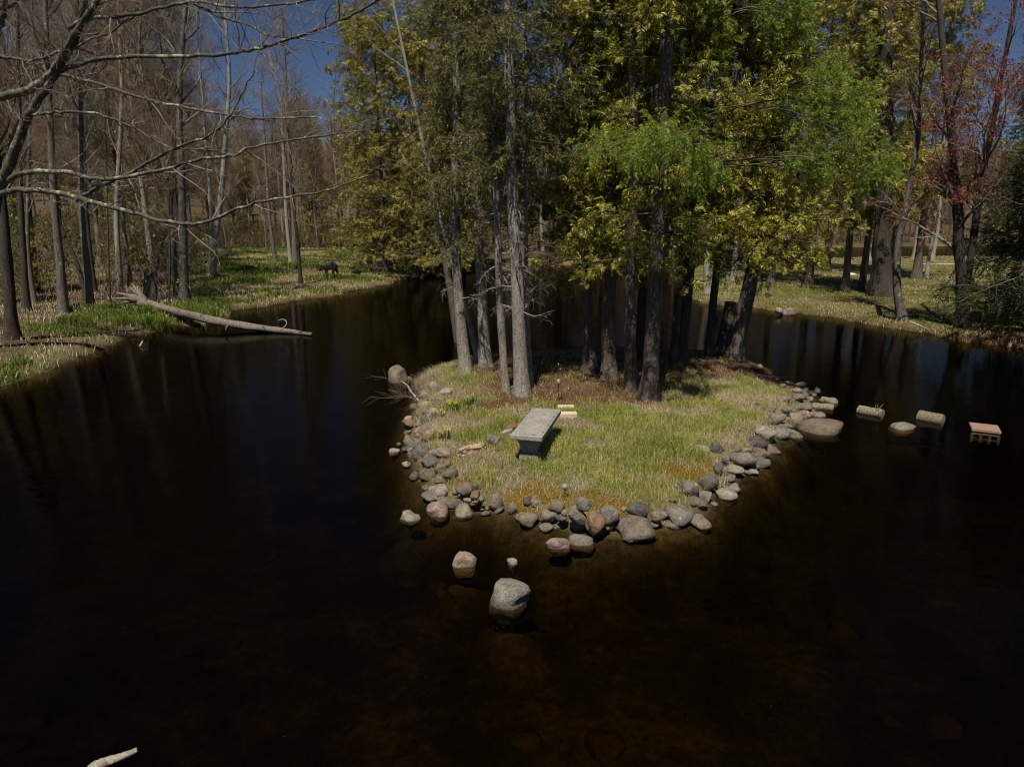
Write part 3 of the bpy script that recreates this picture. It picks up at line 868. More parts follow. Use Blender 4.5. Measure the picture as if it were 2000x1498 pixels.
# ================================================================== TREES
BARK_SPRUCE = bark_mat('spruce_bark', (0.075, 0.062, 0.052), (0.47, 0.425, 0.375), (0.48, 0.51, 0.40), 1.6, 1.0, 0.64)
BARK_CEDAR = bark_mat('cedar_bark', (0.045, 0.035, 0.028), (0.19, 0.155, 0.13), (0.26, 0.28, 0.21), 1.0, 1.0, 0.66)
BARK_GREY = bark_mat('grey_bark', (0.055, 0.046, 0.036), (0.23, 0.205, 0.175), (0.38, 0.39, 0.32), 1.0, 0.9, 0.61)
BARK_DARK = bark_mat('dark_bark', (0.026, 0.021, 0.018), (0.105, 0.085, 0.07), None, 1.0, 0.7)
BARK_PALE = bark_mat('pale_bark', (0.15, 0.135, 0.115), (0.42, 0.395, 0.35), (0.10, 0.095, 0.085), 0.8, 0.4, 0.62)
BARK_LIMB = bark_mat('limb_bark', (0.040, 0.034, 0.027), (0.16, 0.145, 0.115), (0.33, 0.34, 0.24), 1.0, 0.8, 0.55)
TWIG = plain_mat('grey_twigs', (0.12, 0.097, 0.072), (0.32, 0.27, 0.215), 3.0, 0.9, 0.0)
TWIG_DARK = plain_mat('dark_twigs', (0.06, 0.046, 0.034), (0.17, 0.14, 0.11), 3.0, 0.9, 0.0)
TWIG_BROWN = plain_mat('brown_twigs', (0.11, 0.078, 0.050), (0.26, 0.19, 0.125), 2.0, 0.9, 0.0)
TWIG_DEAD = plain_mat('dead_twigs', (0.12, 0.10, 0.085), (0.34, 0.30, 0.26), 3.0, 0.9, 0.0)
LEAF_CEDAR = leaf_mat('cedar_sprays', (0.022, 0.038, 0.004), (0.20, 0.22, 0.016), (0.62, 0.54, 0.060), 0.30, 1.6, (0.66, 0.50, 0.12))
LEAF_CEDAR2 = leaf_mat('olive_cedar_sprays', (0.045, 0.058, 0.008), (0.23, 0.23, 0.026), (0.54, 0.46, 0.075), 0.32, 0.9, (0.48, 0.30, 0.08))
LEAF_HEM = leaf_mat('spruce_needles', (0.055, 0.062, 0.014), (0.165, 0.16, 0.042), (0.32, 0.28, 0.090), 0.28, 1.4, (0.20, 0.15, 0.09))
LEAF_LARCH = leaf_mat('larch_needles', (0.045, 0.085, 0.008), (0.21, 0.31, 0.026), (0.46, 0.53, 0.080), 0.38, 3.0)
LEAF_DARK = leaf_mat('dark_evergreen_needles', (0.010, 0.020, 0.006), (0.030, 0.045, 0.010), (0.075, 0.085, 0.020), 0.2, 0.8)
BUD_RED = leaf_mat('red_buds', (0.11, 0.018, 0.012), (0.24, 0.036, 0.022), (0.36, 0.075, 0.04), 0.3, 1.0)
BUD_OCHRE = leaf_mat('ochre_buds', (0.14, 0.085, 0.03), (0.27, 0.175, 0.06), (0.36, 0.28, 0.09), 0.3, 1.0)

T_CEDAR = make_cedar_spray(3, 0.048, 0.95)
T_HEM = make_needle_twig(18, 0.30, 0.030, np.random.default_rng(3), 0.45)
T_LARCH = make_needle_twig(22, 0.38, 0.034, np.random.default_rng(4), 0.5)
T_FAR = make_cedar_spray(3, 0.08, 0.9)

def trunk_geo(pts, r0, r1, sides=14, rings=36, flare=0.5, fh=0.28, seed=0, rough=0.05):
    """one tapered trunk with root flare and uneven girth; pts local"""
    c = catmull(pts, rings)
    t = np.linspace(0, 1, rings)
    hgt = c[:, 2] - c[0, 2]
    rad = (r0 * (1 - t) + r1 * t)
    rng = np.random.default_rng(seed)
    V, F = tubes(c[None], rad[None], sides)
    V = V.reshape(rings, sides, 3)
    a = np.linspace(0, 2 * math.pi, sides, endpoint=False)
    ph = rng.uniform(0, 6.28, 6)
    lob = 1 + 0.45 * np.sin(3 * a + ph[0]) + 0.35 * np.sin(5 * a + ph[1])
    k = 1 + flare * np.exp(-np.maximum(hgt, 0) / fh)[:, None] * (0.6 + 0.5 * lob[None])
    k += rough * (np.sin(4 * a[None] + hgt[:, None] * 2.1 + ph[2]) + 0.7 * np.sin(2 * a[None] - hgt[:, None] * 3.7 + ph[3]) + 0.6 * np.sin(7 * a[None] + hgt[:, None] * 6.0 + ph[4]))
    V = c[:, None, :] + (V - c[:, None, :]) * k[:, :, None]
    V[0, :, 2] -= 0.06
    return V.reshape(-1, 3), F, c, rad

def traced(base_px, ups, Ht, w0, w1=None, lean=0.0, base=None):
    """world polyline of a trunk from photograph pixels: base on the ground, upper points at the tree's own distance; continued up to height Ht"""
    b = ground_at(*base_px) if base is None else base
    pts = [b]
    for (x, y) in ups:
        pts.append(PY(x, y, b[1] + lean * (base_px[1] - y) / 700.0))
    pts = [p for k, p in enumerate(pts) if k == 0 or p[2] > pts[0][2] + 0.2]
    d = pts[-1] - pts[-2]; d = d / max(d[2], 1e-3)
    d[0] = np.clip(d[0], -0.25, 0.25); d[1] = np.clip(d[1], -0.1, 0.1)
    z = pts[-1][2]
    while z < Ht - 0.5:
        st_ = min(2.2, Ht - z)
        pts.append(pts[-1] + d * st_); z += st_
        d[:2] *= 0.8
    pts = np.array(pts)
    r0 = w0 * mpp(b) * 0.5
    return b, pts - b, r0

def join(parts):
    g = Geo()
    for V, F in parts: g.add(V, F)
    return g

def conifer_crown(c, rad, zlo, zhi, Lmax, n1, rng, tmpl, scale, droop=-0.12, n2=9, per=4, azb=None, top=0.35, upturn=0.02, bias=1.0, low=1.0):
    """branches with flat sprays round a trunk centre line c (local). returns twig geo, leaf geo"""
    ztot = c[:, 2]
    zz = rng.uniform(0, 1, n1) ** bias
    z0 = zlo + (zhi - zlo) * zz
    i = np.clip(np.searchsorted(ztot, z0) - 1, 0, len(c) - 2)
    f = ((z0 - ztot[i]) / np.maximum(ztot[i + 1] - ztot[i], 1e-6))[:, None]
    p0 = c[i] * (1 - f) + c[i + 1] * f
    az = rng.uniform(0, 2 * math.pi, n1)
    if azb is not None:
        az = azb[0] + rng.normal(0, azb[1], n1)
    L = Lmax * (low + (1 - low) * ss(zz, 0, 0.3)) * (1 - (1 - top) * zz ** 1.5) * rng.uniform(0.5, 1.1, n1)
    d = unit(np.stack([np.cos(az), np.sin(az), rng.normal(droop, 0.16, n1)], 1))
    k = 6
    B = np.empty((n1, k, 3)); B[:, 0] = p0
    for q in range(1, k):
        B[:, q] = B[:, q - 1] + d * (L / (k - 1))[:, None]
        d = unit(d + rng.normal(size=(n1, 3)) * 0.10 + np.array([0, 0, upturn]))
    Rb = np.clip(0.010 * L, 0.006, 0.03)[:, None] * np.linspace(1, 0.3, k)[None]
    C, Rc = grow(B, Rb, n2, 0.25, 1.0, 0.25, 0.65, (35, 75), droop * 0.6, 2, rng, 0.55, 0.12, lprof=lambda t: (1.15 - 0.6 * t) * max(0.55, min(1.0, Lmax / 1.7)))
    g = Geo()
    g.add(*tubes(B, Rb, 3)); g.add(*tubes(C, Rc, 3))
    M_ = len(C)
    par = np.repeat(np.arange(M_), per)
    t = rng.uniform(0.15, 1.0, len(par)); ii = np.zeros(len(par), int); ff = t[:, None]
    pos = C[par, ii] * (1 - ff) + C[par, ii + 1] * ff
    ax = unit(C[par, 1] - C[par, 0]) + rng.normal(size=(len(par), 3)) * 0.45 + np.array([0, 0, droop * 1.5])
    lf = Geo()
    lf.add(*place_sprays(tmpl, pos, ax, scale * rng.uniform(0.65, 1.25, len(par)), rng, 0.9))
    return g, lf

def dead_twigs(c, rad, z0, z1, n, Lm, rng, droop=-0.25):
    i0 = np.searchsorted(c[:, 2], z0) / len(c); i1 = min(0.99, np.searchsorted(c[:, 2], z1) / len(c))
    A, Ra = grow(c[None], np.clip(rad, 0.01, 0.035)[None], n, i0, i1, 0.3 * Lm, Lm, (60, 100), droop * 0.4, 6, rng, 0.5, 0.22, gain=droop * 0.25)
    Ra = np.maximum(Ra, 0.004)
    Bq, Rq = grow(A, Ra, 4, 0.3, 1.0, 0.12 * Lm, 0.45 * Lm, (25, 70), droop, 4, rng, 0.6, 0.2, gain=droop * 0.3)
    Cq, Rcq = grow(Bq, Rq, 3, 0.2, 1.0, 0.08 * Lm, 0.25 * Lm, (20, 60), droop, 3, rng, 0.7, 0.2)
    g = Geo(); g.add(*tubes(A, Ra, 4)); g.add(*tubes(Bq, np.maximum(Rq, 0.003), 3)); g.add(*tubes(Cq, np.maximum(Rcq, 0.0025), 3))
    return g

def tree_root(b, name, label, cat='tree', group=None):
    return root(name, b, label, cat, group)

# ------------------------------------------------------------------ island trees
IT = [  # base px, upper px, Ht, width px, label, bark, crown kind
    ((910, 727), [(901, 640), (893, 540), (888, 375), (893, 150), (890, 0)], 12, 24, 'grey lichened spruce at the left corner of the island grove', BARK_SPRUCE, 'spruceL'),
    ((936, 712), [(915, 620), (885, 520), (858, 420), (815, 230), (770, 15)], 9.0, 13, 'thin pale bare stem leaning left out of the island grove', BARK_PALE, 'bare'),
    ((949, 716), [(940, 560), (932, 375), (928, 150), (925, 0)], 12, 24, 'dark spruce second from the left in the island grove', BARK_SPRUCE, 'spruce'),
    ((988, 763), [(980, 650), (975, 560), (970, 400), (964, 150), (960, 0)], 11, 17, 'slim grey spruce just left of the straightest trunk', BARK_SPRUCE, 'spruce2'),
    ((1019, 770), [(1014, 650), (1010, 550), (1001, 375), (995, 150), (990, 0)], 12, 30, 'straightest sunlit spruce trunk of the island grove', BARK_SPRUCE, 'spruce3'),
    ((1036, 752), [(1031, 640), (1028, 540), (1028, 375), (1027, 100)], 11, 11, 'very thin trunk hugging the straightest sunlit spruce', BARK_SPRUCE, 'spruce4'),
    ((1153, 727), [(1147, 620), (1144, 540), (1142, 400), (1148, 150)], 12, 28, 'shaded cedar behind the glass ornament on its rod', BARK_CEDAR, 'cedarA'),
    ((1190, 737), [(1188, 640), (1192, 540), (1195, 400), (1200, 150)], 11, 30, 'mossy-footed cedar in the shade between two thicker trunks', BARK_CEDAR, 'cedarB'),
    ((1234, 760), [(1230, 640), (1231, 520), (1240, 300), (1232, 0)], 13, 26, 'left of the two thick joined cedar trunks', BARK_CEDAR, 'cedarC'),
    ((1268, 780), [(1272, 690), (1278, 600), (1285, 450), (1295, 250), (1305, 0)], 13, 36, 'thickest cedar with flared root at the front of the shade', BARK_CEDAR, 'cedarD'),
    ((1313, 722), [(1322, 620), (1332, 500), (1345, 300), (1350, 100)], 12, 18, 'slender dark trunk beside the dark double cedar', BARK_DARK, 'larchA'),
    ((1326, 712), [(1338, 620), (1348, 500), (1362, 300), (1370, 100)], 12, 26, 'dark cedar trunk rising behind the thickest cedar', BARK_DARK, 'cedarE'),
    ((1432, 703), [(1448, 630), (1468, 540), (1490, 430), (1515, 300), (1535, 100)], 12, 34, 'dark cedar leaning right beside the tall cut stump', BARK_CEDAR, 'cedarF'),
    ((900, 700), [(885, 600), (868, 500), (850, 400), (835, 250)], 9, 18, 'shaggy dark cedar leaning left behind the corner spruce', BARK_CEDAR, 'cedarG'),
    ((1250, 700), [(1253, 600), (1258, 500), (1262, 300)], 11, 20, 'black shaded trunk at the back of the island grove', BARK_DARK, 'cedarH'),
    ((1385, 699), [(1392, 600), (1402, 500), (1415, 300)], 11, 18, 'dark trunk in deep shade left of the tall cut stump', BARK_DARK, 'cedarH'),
]
for k, (bp, ups, Ht, w, label, bark, kind) in enumerate(IT):
    b, pts, r0 = traced(bp, ups, Ht, w)
    rng = np.random.default_rng(300 + k)
    V, F, c, rad = trunk_geo(pts, r0 * 0.92, r0 * 0.38 if kind != 'bare' else 0.015, 16, 44, 0.5 if w > 20 else 0.3, 0.22, k, 0.035)
    rt = tree_root(b, 'cedar_tree' if kind.startswith('cedar') else ('larch_tree' if kind.startswith('larch') else ('bare_tree' if kind == 'bare' else 'spruce_tree')), label)
    link('trunk', join([(V, F)]).mesh('trunk'), bark, rt)
    Y = b[1]
    if kind.startswith('spruce') or kind == 'none':
        tw = dead_twigs(c, rad, 1.6, 6.5, 26 if kind != 'none' else 8, 0.75, rng)
        tag(link('dead_branches', tw.mesh('dead_branches'), TWIG_DEAD, rt), kind='stuff')
    if kind == 'bare':
        A, Ra = grow(c[None], rad[None], 12, 0.45, 0.98, 0.5, 1.6, (25, 55), 0.25, 6, rng, 0.5, 0.12)
        Bq, Rb = grow(A, Ra, 5, 0.3, 1, 0.2, 0.6, (25, 60), 0.1, 4, rng, 0.6, 0.15)
        gq = Geo(); gq.add(*tubes(A, np.maximum(Ra, 0.004), 4)); gq.add(*tubes(Bq, np.maximum(Rb, 0.003), 3))
        link('crown', gq.mesh('crown'), TWIG_DEAD, rt)
        continue
    spec = {
        'spruceL': (3.4, 11.5, 1.3, 95, T_HEM, 0.26, -0.26, 8, 4, None, LEAF_HEM),
        'spruce':  (3.7, 11.5, 1.4, 110, T_HEM, 0.26, -0.26, 8, 4, None, LEAF_HEM),
        'spruce2': (4.4, 10.5, 1.0, 50, T_HEM, 0.22, -0.2, 8, 4, None, LEAF_HEM),
        'spruce3': (4.9, 11.8, 1.3, 70, T_HEM, 0.24, -0.2, 8, 5, None, LEAF_HEM),
        'spruce4': (5.0, 10.8, 1.3, 60, T_HEM, 0.26, -0.2, 8, 4, None, LEAF_HEM),
        'cedarA':  (2.55, 11, 1.75, 130, T_CEDAR, 0.16, -0.14, 11, 5, None, LEAF_CEDAR),
        'cedarB':  (2.75, 10.5, 1.6, 105, T_CEDAR, 0.18, -0.14, 11, 5, (R(-110), 1.1), LEAF_CEDAR),
        'cedarC':  (3.0, 12.5, 1.4, 105, T_CEDAR, 0.16, -0.12, 11, 5, None, LEAF_CEDAR),
        'cedarD':  (2.9, 12.5, 1.5, 112, T_CEDAR, 0.16, -0.12, 11, 5, None, LEAF_CEDAR),
        'larchA':  (5.5, 11.5, 0.9, 40, T_LARCH, 0.22, -0.1, 8, 4, None, LEAF_LARCH),
        'cedarE':  (2.7, 11.5, 1.7, 112, T_CEDAR, 0.19, -0.12, 11, 5, (R(-20), 1.5), LEAF_CEDAR),
        'cedarF':  (2.5, 11.5, 2.1, 150, T_CEDAR, 0.165, -0.12, 11, 5, (R(-10), 1.8), LEAF_CEDAR),
        'cedarG':  (2.5, 8.7, 1.2, 54, T_CEDAR, 0.18, -0.1, 10, 5, None, LEAF_CEDAR2),
        'cedarH':  (3.6, 10.8, 2.0, 120, T_CEDAR, 0.25, -0.1, 10, 5, None, LEAF_CEDAR),
    }.get(kind)
    if spec:
        zlo, zhi, Lm, n1, tm, scl, dr, n2, per, azb, lm = spec
        tg, lg = conifer_crown(c, rad, zlo - b[2], zhi - b[2], Lm, n1, rng, tm, scl, dr, n2, per, azb, 0.35 if kind.startswith('spruce') else 0.6)
        tag(link('branches', tg.mesh('branches'), TWIG_DARK, rt), kind='stuff')
        link('crown', lg.mesh('crown', smooth=False), lm, rt)
    if kind.startswith('larch'):
        # two broad drooping sprays of fresh needles reach out over the shore
        lf = Geo(); tw = Geo()
        for (cx, cy, rx, ry, YY, n) in ((1300, 285, 98, 22, 11.3, 9), (1590, 210, 100, 80, 12.6, 15), (1690, 325, 40, 30, 12.8, 5), (1480, 20, 80, 40, 12.6, 7), (1385, 335, 34, 24, 11.4, 5), (1545, 320, 55, 26, 12.7, 4)):
            ce = PY(cx, cy, YY) - b; s_ = YY / FPX
            rr = np.array([rx * s_, min(rx * s_, 0.7) * 0.9, ry * s_])
            st0 = np.array([np.interp(min(ce[2] + 0.1, c[-1, 2]), c[:, 2], c[:, 0]), np.interp(min(ce[2] + 0.1, c[-1, 2]), c[:, 2], c[:, 1]), ce[2] + 0.1])
            for j in range(n):
                off = rng.normal(size=3) * np.array([0.25, 0.45, 0.55]) * rr
                e = ce + off + np.array([np.sign(ce[0]) * rr[0] * rng.uniform(0.3, 1.0), 0, -rr[2] * rng.uniform(0.0, 0.6)])
                s0 = ce + off - np.array([np.sign(ce[0]) * rr[0] * rng.uniform(0.3, 1.0), 0, -rr[2] * 0.1])
                root_ = st0 + np.array([0, 0, rng.uniform(-0.1, 0.3)]) if j < 2 else s0
                lm_ = catmull([root_, s0 * 0.5 + ce * 0.5 + off * 0.5 + [0, 0, 0.06], e * 0.6 + ce * 0.4 + off * 0.4, e], 9)[None]
                lr = np.linspace(0.016 if j < 2 else 0.009, 0.004, 9)[None]
                tw.add(*tubes(lm_, lr, 4))
                Bq, Rb = grow(lm_, lr, 11, 0.3, 1.0, 0.16, 0.5, (40, 80), -0.10, 5, rng, 0.6, 0.08, gain=-0.07)
                tw.add(*tubes(Bq, np.maximum(Rb, 0.003), 3))
                C_, Rc_ = grow(Bq, Rb, 5, 0.1, 1, 0.06, 0.2, (35, 75), -0.15, 3, rng, 0.6, 0.1)
                par = np.repeat(np.arange(len(C_)), 2); t = np.tile(np.array([0.1, 0.6]), len(C_))
                pos = C_[par, 0] * (1 - t[:, None]) + C_[par, 2] * t[:, None]
                ax = unit(C_[par, 2] - C_[par, 0]) + rng.normal(size=(len(par), 3)) * 0.3
                lf.add(*place_sprays(T_LARCH, pos, ax, rng.uniform(0.09, 0.17, len(par)), rng, 1.0))
        link('hanging_branches', tw.mesh('hanging_branches'), TWIG_DARK, rt)
        link('needle_sprays', lf.mesh('needle_sprays', smooth=False), LEAF_LARCH, rt)

# ------------------------------------------------------------------ bare deciduous trees
def bare_parts(pts, r0, rng, t0=0.35, n1=20, l1=(1.2, 3.2), n2=6, n3=7, sides=9, rings=26, flare=0.35, rtop=0.18, ang=(30, 60), min_r=0.004, rough=0.04, tw3=(0.3, 0.9)):
    V, F, c, rad = trunk_geo(pts, r0, r0 * rtop, sides, rings, flare, 0.3, int(rng.integers(1e6)), rough)
    A, Ra = grow(c[None], rad[None], n1, t0, 0.99, l1[0], l1[1], ang, 0.30, 7, rng, 0.42, 0.12, lprof=lambda t: 1.15 - 0.55 * t, gain=0.03)
    B, Rb = grow(A, Ra, n2, 0.2, 1.0, 0.5, 1.5, (25, 60), 0.18, 5, rng, 0.55, 0.15)
    C, Rc = grow(B, Rb, n3, 0.15, 1.0, tw3[0], tw3[1], (20, 60), 0.12, 2, rng, 0.55, 0.18)
    g = Geo()
    g.add(*tubes(A, np.maximum(Ra, min_r * 1.6), 5)); g.add(*tubes(B, np.maximum(Rb, min_r * 1.2), 3)); g.add(*tubes(C, np.maximum(Rc, min_r), 3))
    return (V, F), g, C, c, rad

def flecks(C, n, size, rng, jit=0.05):
    """bud / leaf flecks near twig tips as small quads"""
    i = rng.integers(0, len(C), n); t = rng.uniform(0.3, 1.05, n)[:, None]
    p = C[i, 0] * (1 - t) + C[i, -1] * t + rng.normal(size=(n, 3)) * jit
    a = unit(rng.normal(size=(n, 3))) * (size * rng.uniform(0.5, 1.3, n))[:, None]
    b_ = unit(np.cross(a, rng.normal(size=(n, 3)))) * (size * 0.6 * rng.uniform(0.5, 1.3, n))[:, None]
    V = np.stack([p - a, p - b_, p + a, p + b_], 1).reshape(-1, 3)
    return V, np.arange(n * 4).reshape(-1, 4)

LB = [  # traced bare trees: base px, upper px, Ht, width px, bark, label, t0 (crown start)
    ((24, 662), [(20, 600), (14, 520), (8, 440), (2, 370), (-14, 250)], 9, 27, BARK_DARK, 'dark stout trunk at the very edge of the wooded bank', 0.5),
    ((124, 613), [(118, 520), (108, 420), (98, 250), (92, 100)], 13, 20, BARK_GREY, 'grey lichen-splashed trunk, second on the wooded bank', 0.45),
    ((177, 604), [(170, 520), (160, 420), (157, 250), (152, 80)], 14, 16, BARK_GREY, 'rough brown-grey trunk right of the lichen-splashed one', 0.5),
    ((172, 590), [(150, 515), (130, 470), (118, 440)], 6, 11, BARK_DARK, 'dark snag leaning left between two bank trunks', 0.8),
    ((52, 605), [(46, 500), (40, 380), (36, 150)], 13, 15, BARK_DARK, 'dark trunk just behind the stout one on the wooded bank', 0.4),
    ((68, 596), [(58, 520), (54, 430), (60, 200)], 12, 11, BARK_GREY, 'thin grey trunk leaning at the wooded bank among straw grass', 0.4),
    ((236, 577), [(231, 500), (228, 400), (238, 200), (232, 40)], 14, 14, BARK_PALE, 'pale streaked trunk with dark foot behind the root end of the fallen log', 0.45),
    ((360, 586), [(358, 480), (354, 350), (350, 200), (356, 90), (362, 20)], 13, 20, BARK_GREY, 'straight dark trunk rising behind the fallen log', 0.42),
    ((414, 541), [(420, 470), (432, 380), (440, 280), (448, 160), (442, 60)], 15, 15, BARK_PALE, 'pale trunk curving right at the edge of the clearing', 0.5),
    ((410, 541), [(413, 470), (410, 380), (400, 250)], 13, 10, BARK_PALE, 'pale thin twin trunk sharing a foot with the curving one', 0.5),
    ((538, 513), [(528, 440), (522, 360), (515, 250)], 13, 8, BARK_GREY, 'slim trunk left of the paired trunks in the clearing', 0.4),
    ((568, 516), [(560, 430), (555, 330), (548, 200), (530, 120)], 16, 9, BARK_PALE, 'left one of the paired tall trunks in the clearing', 0.4),
    ((577, 518), [(574, 430), (567, 330), (560, 200), (555, 100)], 17, 13, BARK_GREY, 'right one of the paired tall trunks in the clearing', 0.4),
    ((587, 556), [(582, 480), (573, 400), (566, 300)], 8.5, 9, BARK_DARK, 'thin dark sapling standing nearest the reeds of the clearing', 0.5),
    ((301, 578), [(306, 520), (318, 470), (330, 440)], 6, 7, BARK_DARK, 'crooked dark sapling above the fallen log root', 0.4),
    ((330, 600), [(332, 500), (330, 400), (335, 300)], 8, 5, BARK_DARK, 'thin straight sapling beside the straight dark trunk', 0.3),
    ((216, 604), [(212, 500), (210, 400)], 8, 4, BARK_DARK, 'thinnest sapling on the bank left of the fallen log', 0.4),
    # lawn side
    ((1382, 573), [(1380, 500), (1383, 440), (1380, 300)], 12, 15, BARK_PALE, 'lichened pale trunk at the tip of the lawn beside the water', 0.55),
    ((1433, 548), [(1438, 480), (1442, 440), (1445, 250)], 13, 13, BARK_PALE, 'pale mottled trunk on the lawn left of the leaning cedar', 0.55),
    ((1762, 626), [(1752, 560), (1754, 480), (1770, 400), (1795, 250), (1800, 100)], 11, 19, BARK_GREY, 'greenish grey trunk bending at the lawn edge by the water', 0.42),
    ((1786, 507), [(1795, 440), (1802, 350), (1808, 200)], 16, 12, BARK_PALE, 'straight pale trunk at the back of the lawn near the far water', 0.5),
    ((1809, 543), [(1816, 490), (1826, 420), (1835, 330)], 12, 8, BARK_PALE, 'slim pale trunk leaning right, front of two on the lawn', 0.5),
    ((1820, 510), [(1830, 460), (1836, 400), (1845, 300)], 14, 8, BARK_PALE, 'slim pale trunk leaning right, rear of two on the lawn', 0.5),
    ((1695, 510), [(1692, 450), (1690, 380), (1695, 250)], 15, 12, BARK_PALE, 'sunlit scaly trunk behind the massive dark trunk', 0.5),
    ((1990, 585), [(1992, 500), (1996, 400)], 12, 8, BARK_PALE, 'slim spotted trunk at the edge of the lawn under evergreen boughs', 0.5),
    ((1535, 500), [(1533, 440), (1532, 380)], 13, 6, BARK_GREY, 'thin far trunk beyond the lawn left of the cedars', 0.5),
]
for k, (bp, ups, Ht, w, bark, label, t0) in enumerate(LB):
    b, pts, r0 = traced(bp, ups, Ht, w)
    rng = np.random.default_rng(700 + k)
    small = w < 9
    far = b[1] > 36
    (V, F), gq, C, c, rad = bare_parts(pts, r0 * 0.9, rng, t0, 9 if small else 18, (0.6, 1.8) if small else (1.0, 3.0), 5, 6, 10, 30, 0.4, 0.25, min_r=0.005 if far else 0.0035)
    rt = tree_root(b, 'bare_tree', label)
    link('trunk', join([(V, F)]).mesh('trunk'), bark, rt)
    link('crown', gq.mesh('crown'), TWIG if k % 3 else TWIG_BROWN, rt)
    if k in (1, 2, 4, 5, 6):
        link('buds', join([flecks(C, 1500, 0.022, rng)]).mesh('buds', smooth=False), BUD_OCHRE, rt)

# --- the tree whose long bare limbs reach in front of the wood
def limb(ptsxy, w0, w1):
    pts = np.array([PY(x, y, Y) for x, y, Y in ptsxy])
    n = 4 + 5 * len(ptsxy)
    c = catmull(pts, n)
    jit = RNG.normal(size=c.shape) * 0.012; jit[0] = 0
    ww = np.linspace(w0 * 0.82, w1 * 0.9, n) * np.array([mpp(p) for p in c]) * 0.5
    return c + jit, ww
rng = np.random.default_rng(55)
bb = ground_at(-34, 680)
rt = tree_root(bb, 'bare_tree', 'leaning grey tree whose long bare limbs stretch across in front of the wood')
trk = [bb, PY(-30, 600, bb[1]), PY(-22, 480, bb[1]), PY(-8, 385, bb[1] - 0.3)]
V, F, c, rad = trunk_geo(np.array(trk) - bb, 0.20, 0.14, 14, 26, 0.5, 0.3, 5, 0.04)
link('trunk', join([(V, F)]).mesh('trunk'), BARK_GREY, rt)
Y0 = float(trk[-1][1])
LIMBS = [
    ([(-8, 385, Y0), (12, 340, Y0 - .2), (40, 265, Y0 - .5), (60, 218, Y0 - .7), (100, 158, Y0 - 1), (128, 112, Y0 - 1.2), (150, 70, Y0 - 1.4), (165, 10, Y0 - 1.6), (180, -90, Y0 - 1.8)], 24, 10),
    ([(-60, 210, Y0), (0, 190, Y0 - .3), (55, 176, Y0 - .8), (100, 140, Y0 - 1.1), (150, 62, Y0 - 1.5), (195, -10, Y0 - 1.8), (220, -90, Y0 - 2)], 22, 9),
    ([(-8, 385, Y0), (30, 372, Y0 - .4), (110, 377, Y0 - 1), (220, 405, Y0 - 2), (330, 434, Y0 - 3), (400, 434, Y0 - 3.4), (500, 396, Y0 - 4), (620, 376, Y0 - 4.4), (720, 345, Y0 - 4.8)], 15, 3),
    ([(0, 362, Y0), (50, 337, Y0 - .6), (130, 337, Y0 - 1.1), (200, 350, Y0 - 1.8), (300, 335, Y0 - 2.6), (390, 312, Y0 - 3), (460, 303, Y0 - 3.4), (490, 287, Y0 - 3.5), (600, 270, Y0 - 4), (710, 255, Y0 - 4.4)], 13, 3),
    ([(150, 392, Y0 - 1.4), (200, 362, Y0 - 1.6), (270, 330, Y0 - 2), (345, 288, Y0 - 2.6), (400, 270, Y0 - 2.9), (440, 238, Y0 - 3.1), (470, 190, Y0 - 3.3), (495, 140, Y0 - 3.4)], 10, 2.5),
    ([(60, 224, Y0 - .7), (110, 219, Y0 - 1), (180, 222, Y0 - 1.4), (250, 245, Y0 - 1.9), (330, 287, Y0 - 2.4), (380, 292, Y0 - 2.6), (450, 300, Y0 - 3)], 8, 2.5),
    ([(118, 146, Y0 - 1.1), (180, 160, Y0 - 1.4), (260, 187, Y0 - 1.9), (340, 207, Y0 - 2.3), (450, 226, Y0 - 2.9), (520, 233, Y0 - 3.2), (605, 228, Y0 - 3.6), (660, 244, Y0 - 3.9)], 9, 2.5),
    ([(100, 150, Y0 - 1), (140, 130, Y0 - 1.2), (220, 113, Y0 - 1.6), (350, 110, Y0 - 2.2), (450, 105, Y0 - 2.7), (520, 90, Y0 - 3), (620, 58, Y0 - 3.5), (690, 28, Y0 - 3.8), (760, -10, Y0 - 4.1)], 11, 5),
    ([(135, 55, Y0 - 1.4), (175, 38, Y0 - 1.6), (280, 25, Y0 - 2.1), (370, 4, Y0 - 2.5), (460, 14, Y0 - 2.9), (550, 10, Y0 - 3.3), (650, -8, Y0 - 3.6)], 10, 4),
    ([(380, 8, Y0 - 2.5), (430, 34, Y0 - 2.7), (490, 50, Y0 - 3), (520, 70, Y0 - 3.2), (580, 75, Y0 - 3.4)], 7, 2.5),
    ([(-40, 120, Y0), (10, 112, Y0 - .4), (60, 118, Y0 - .8), (120, 100, Y0 - 1.2), (200, 70, Y0 - 1.7), (280, 20, Y0 - 2)], 9, 3),
    ([(-30, 20, Y0), (20, 10, Y0 - .4), (60, -12, Y0 - .8)], 16, 8),
    ([(-40, 105, Y0), (0, 50, Y0 - .4), (10, 5, Y0 - .8), (20, -60, Y0 - 1)], 14, 8),
]
tw = Geo()
for pts, w0, w1 in LIMBS:
    c, ww = limb(pts, w0, w1)
    c = c - bb
    lg = Geo(); lg.add(*tubes(c[None], ww[None], 9))
    lo = link('limb', lg.mesh('limb'), BARK_LIMB, rt)
    A, Ra = grow(c[None], np.minimum(ww, 0.03)[None], 18, 0.08, 1.0, 0.3, 1.7, (25, 70), 0.10, 6, rng, 0.5, 0.18)
    B, Rb = grow(A, Ra, 5, 0.15, 1.0, 0.12, 0.6, (25, 65), 0.1, 4, rng, 0.6, 0.18)
    C, Rc = grow(B, Rb, 3, 0.2, 1.0, 0.06, 0.25, (25, 65), 0.1, 3, rng, 0.6, 0.2)
    tw.add(*tubes(A, np.maximum(Ra, 0.004), 4)); tw.add(*tubes(B, np.maximum(Rb, 0.003), 3)); tw.add(*tubes(C, np.maximum(Rc, 0.0025), 3))
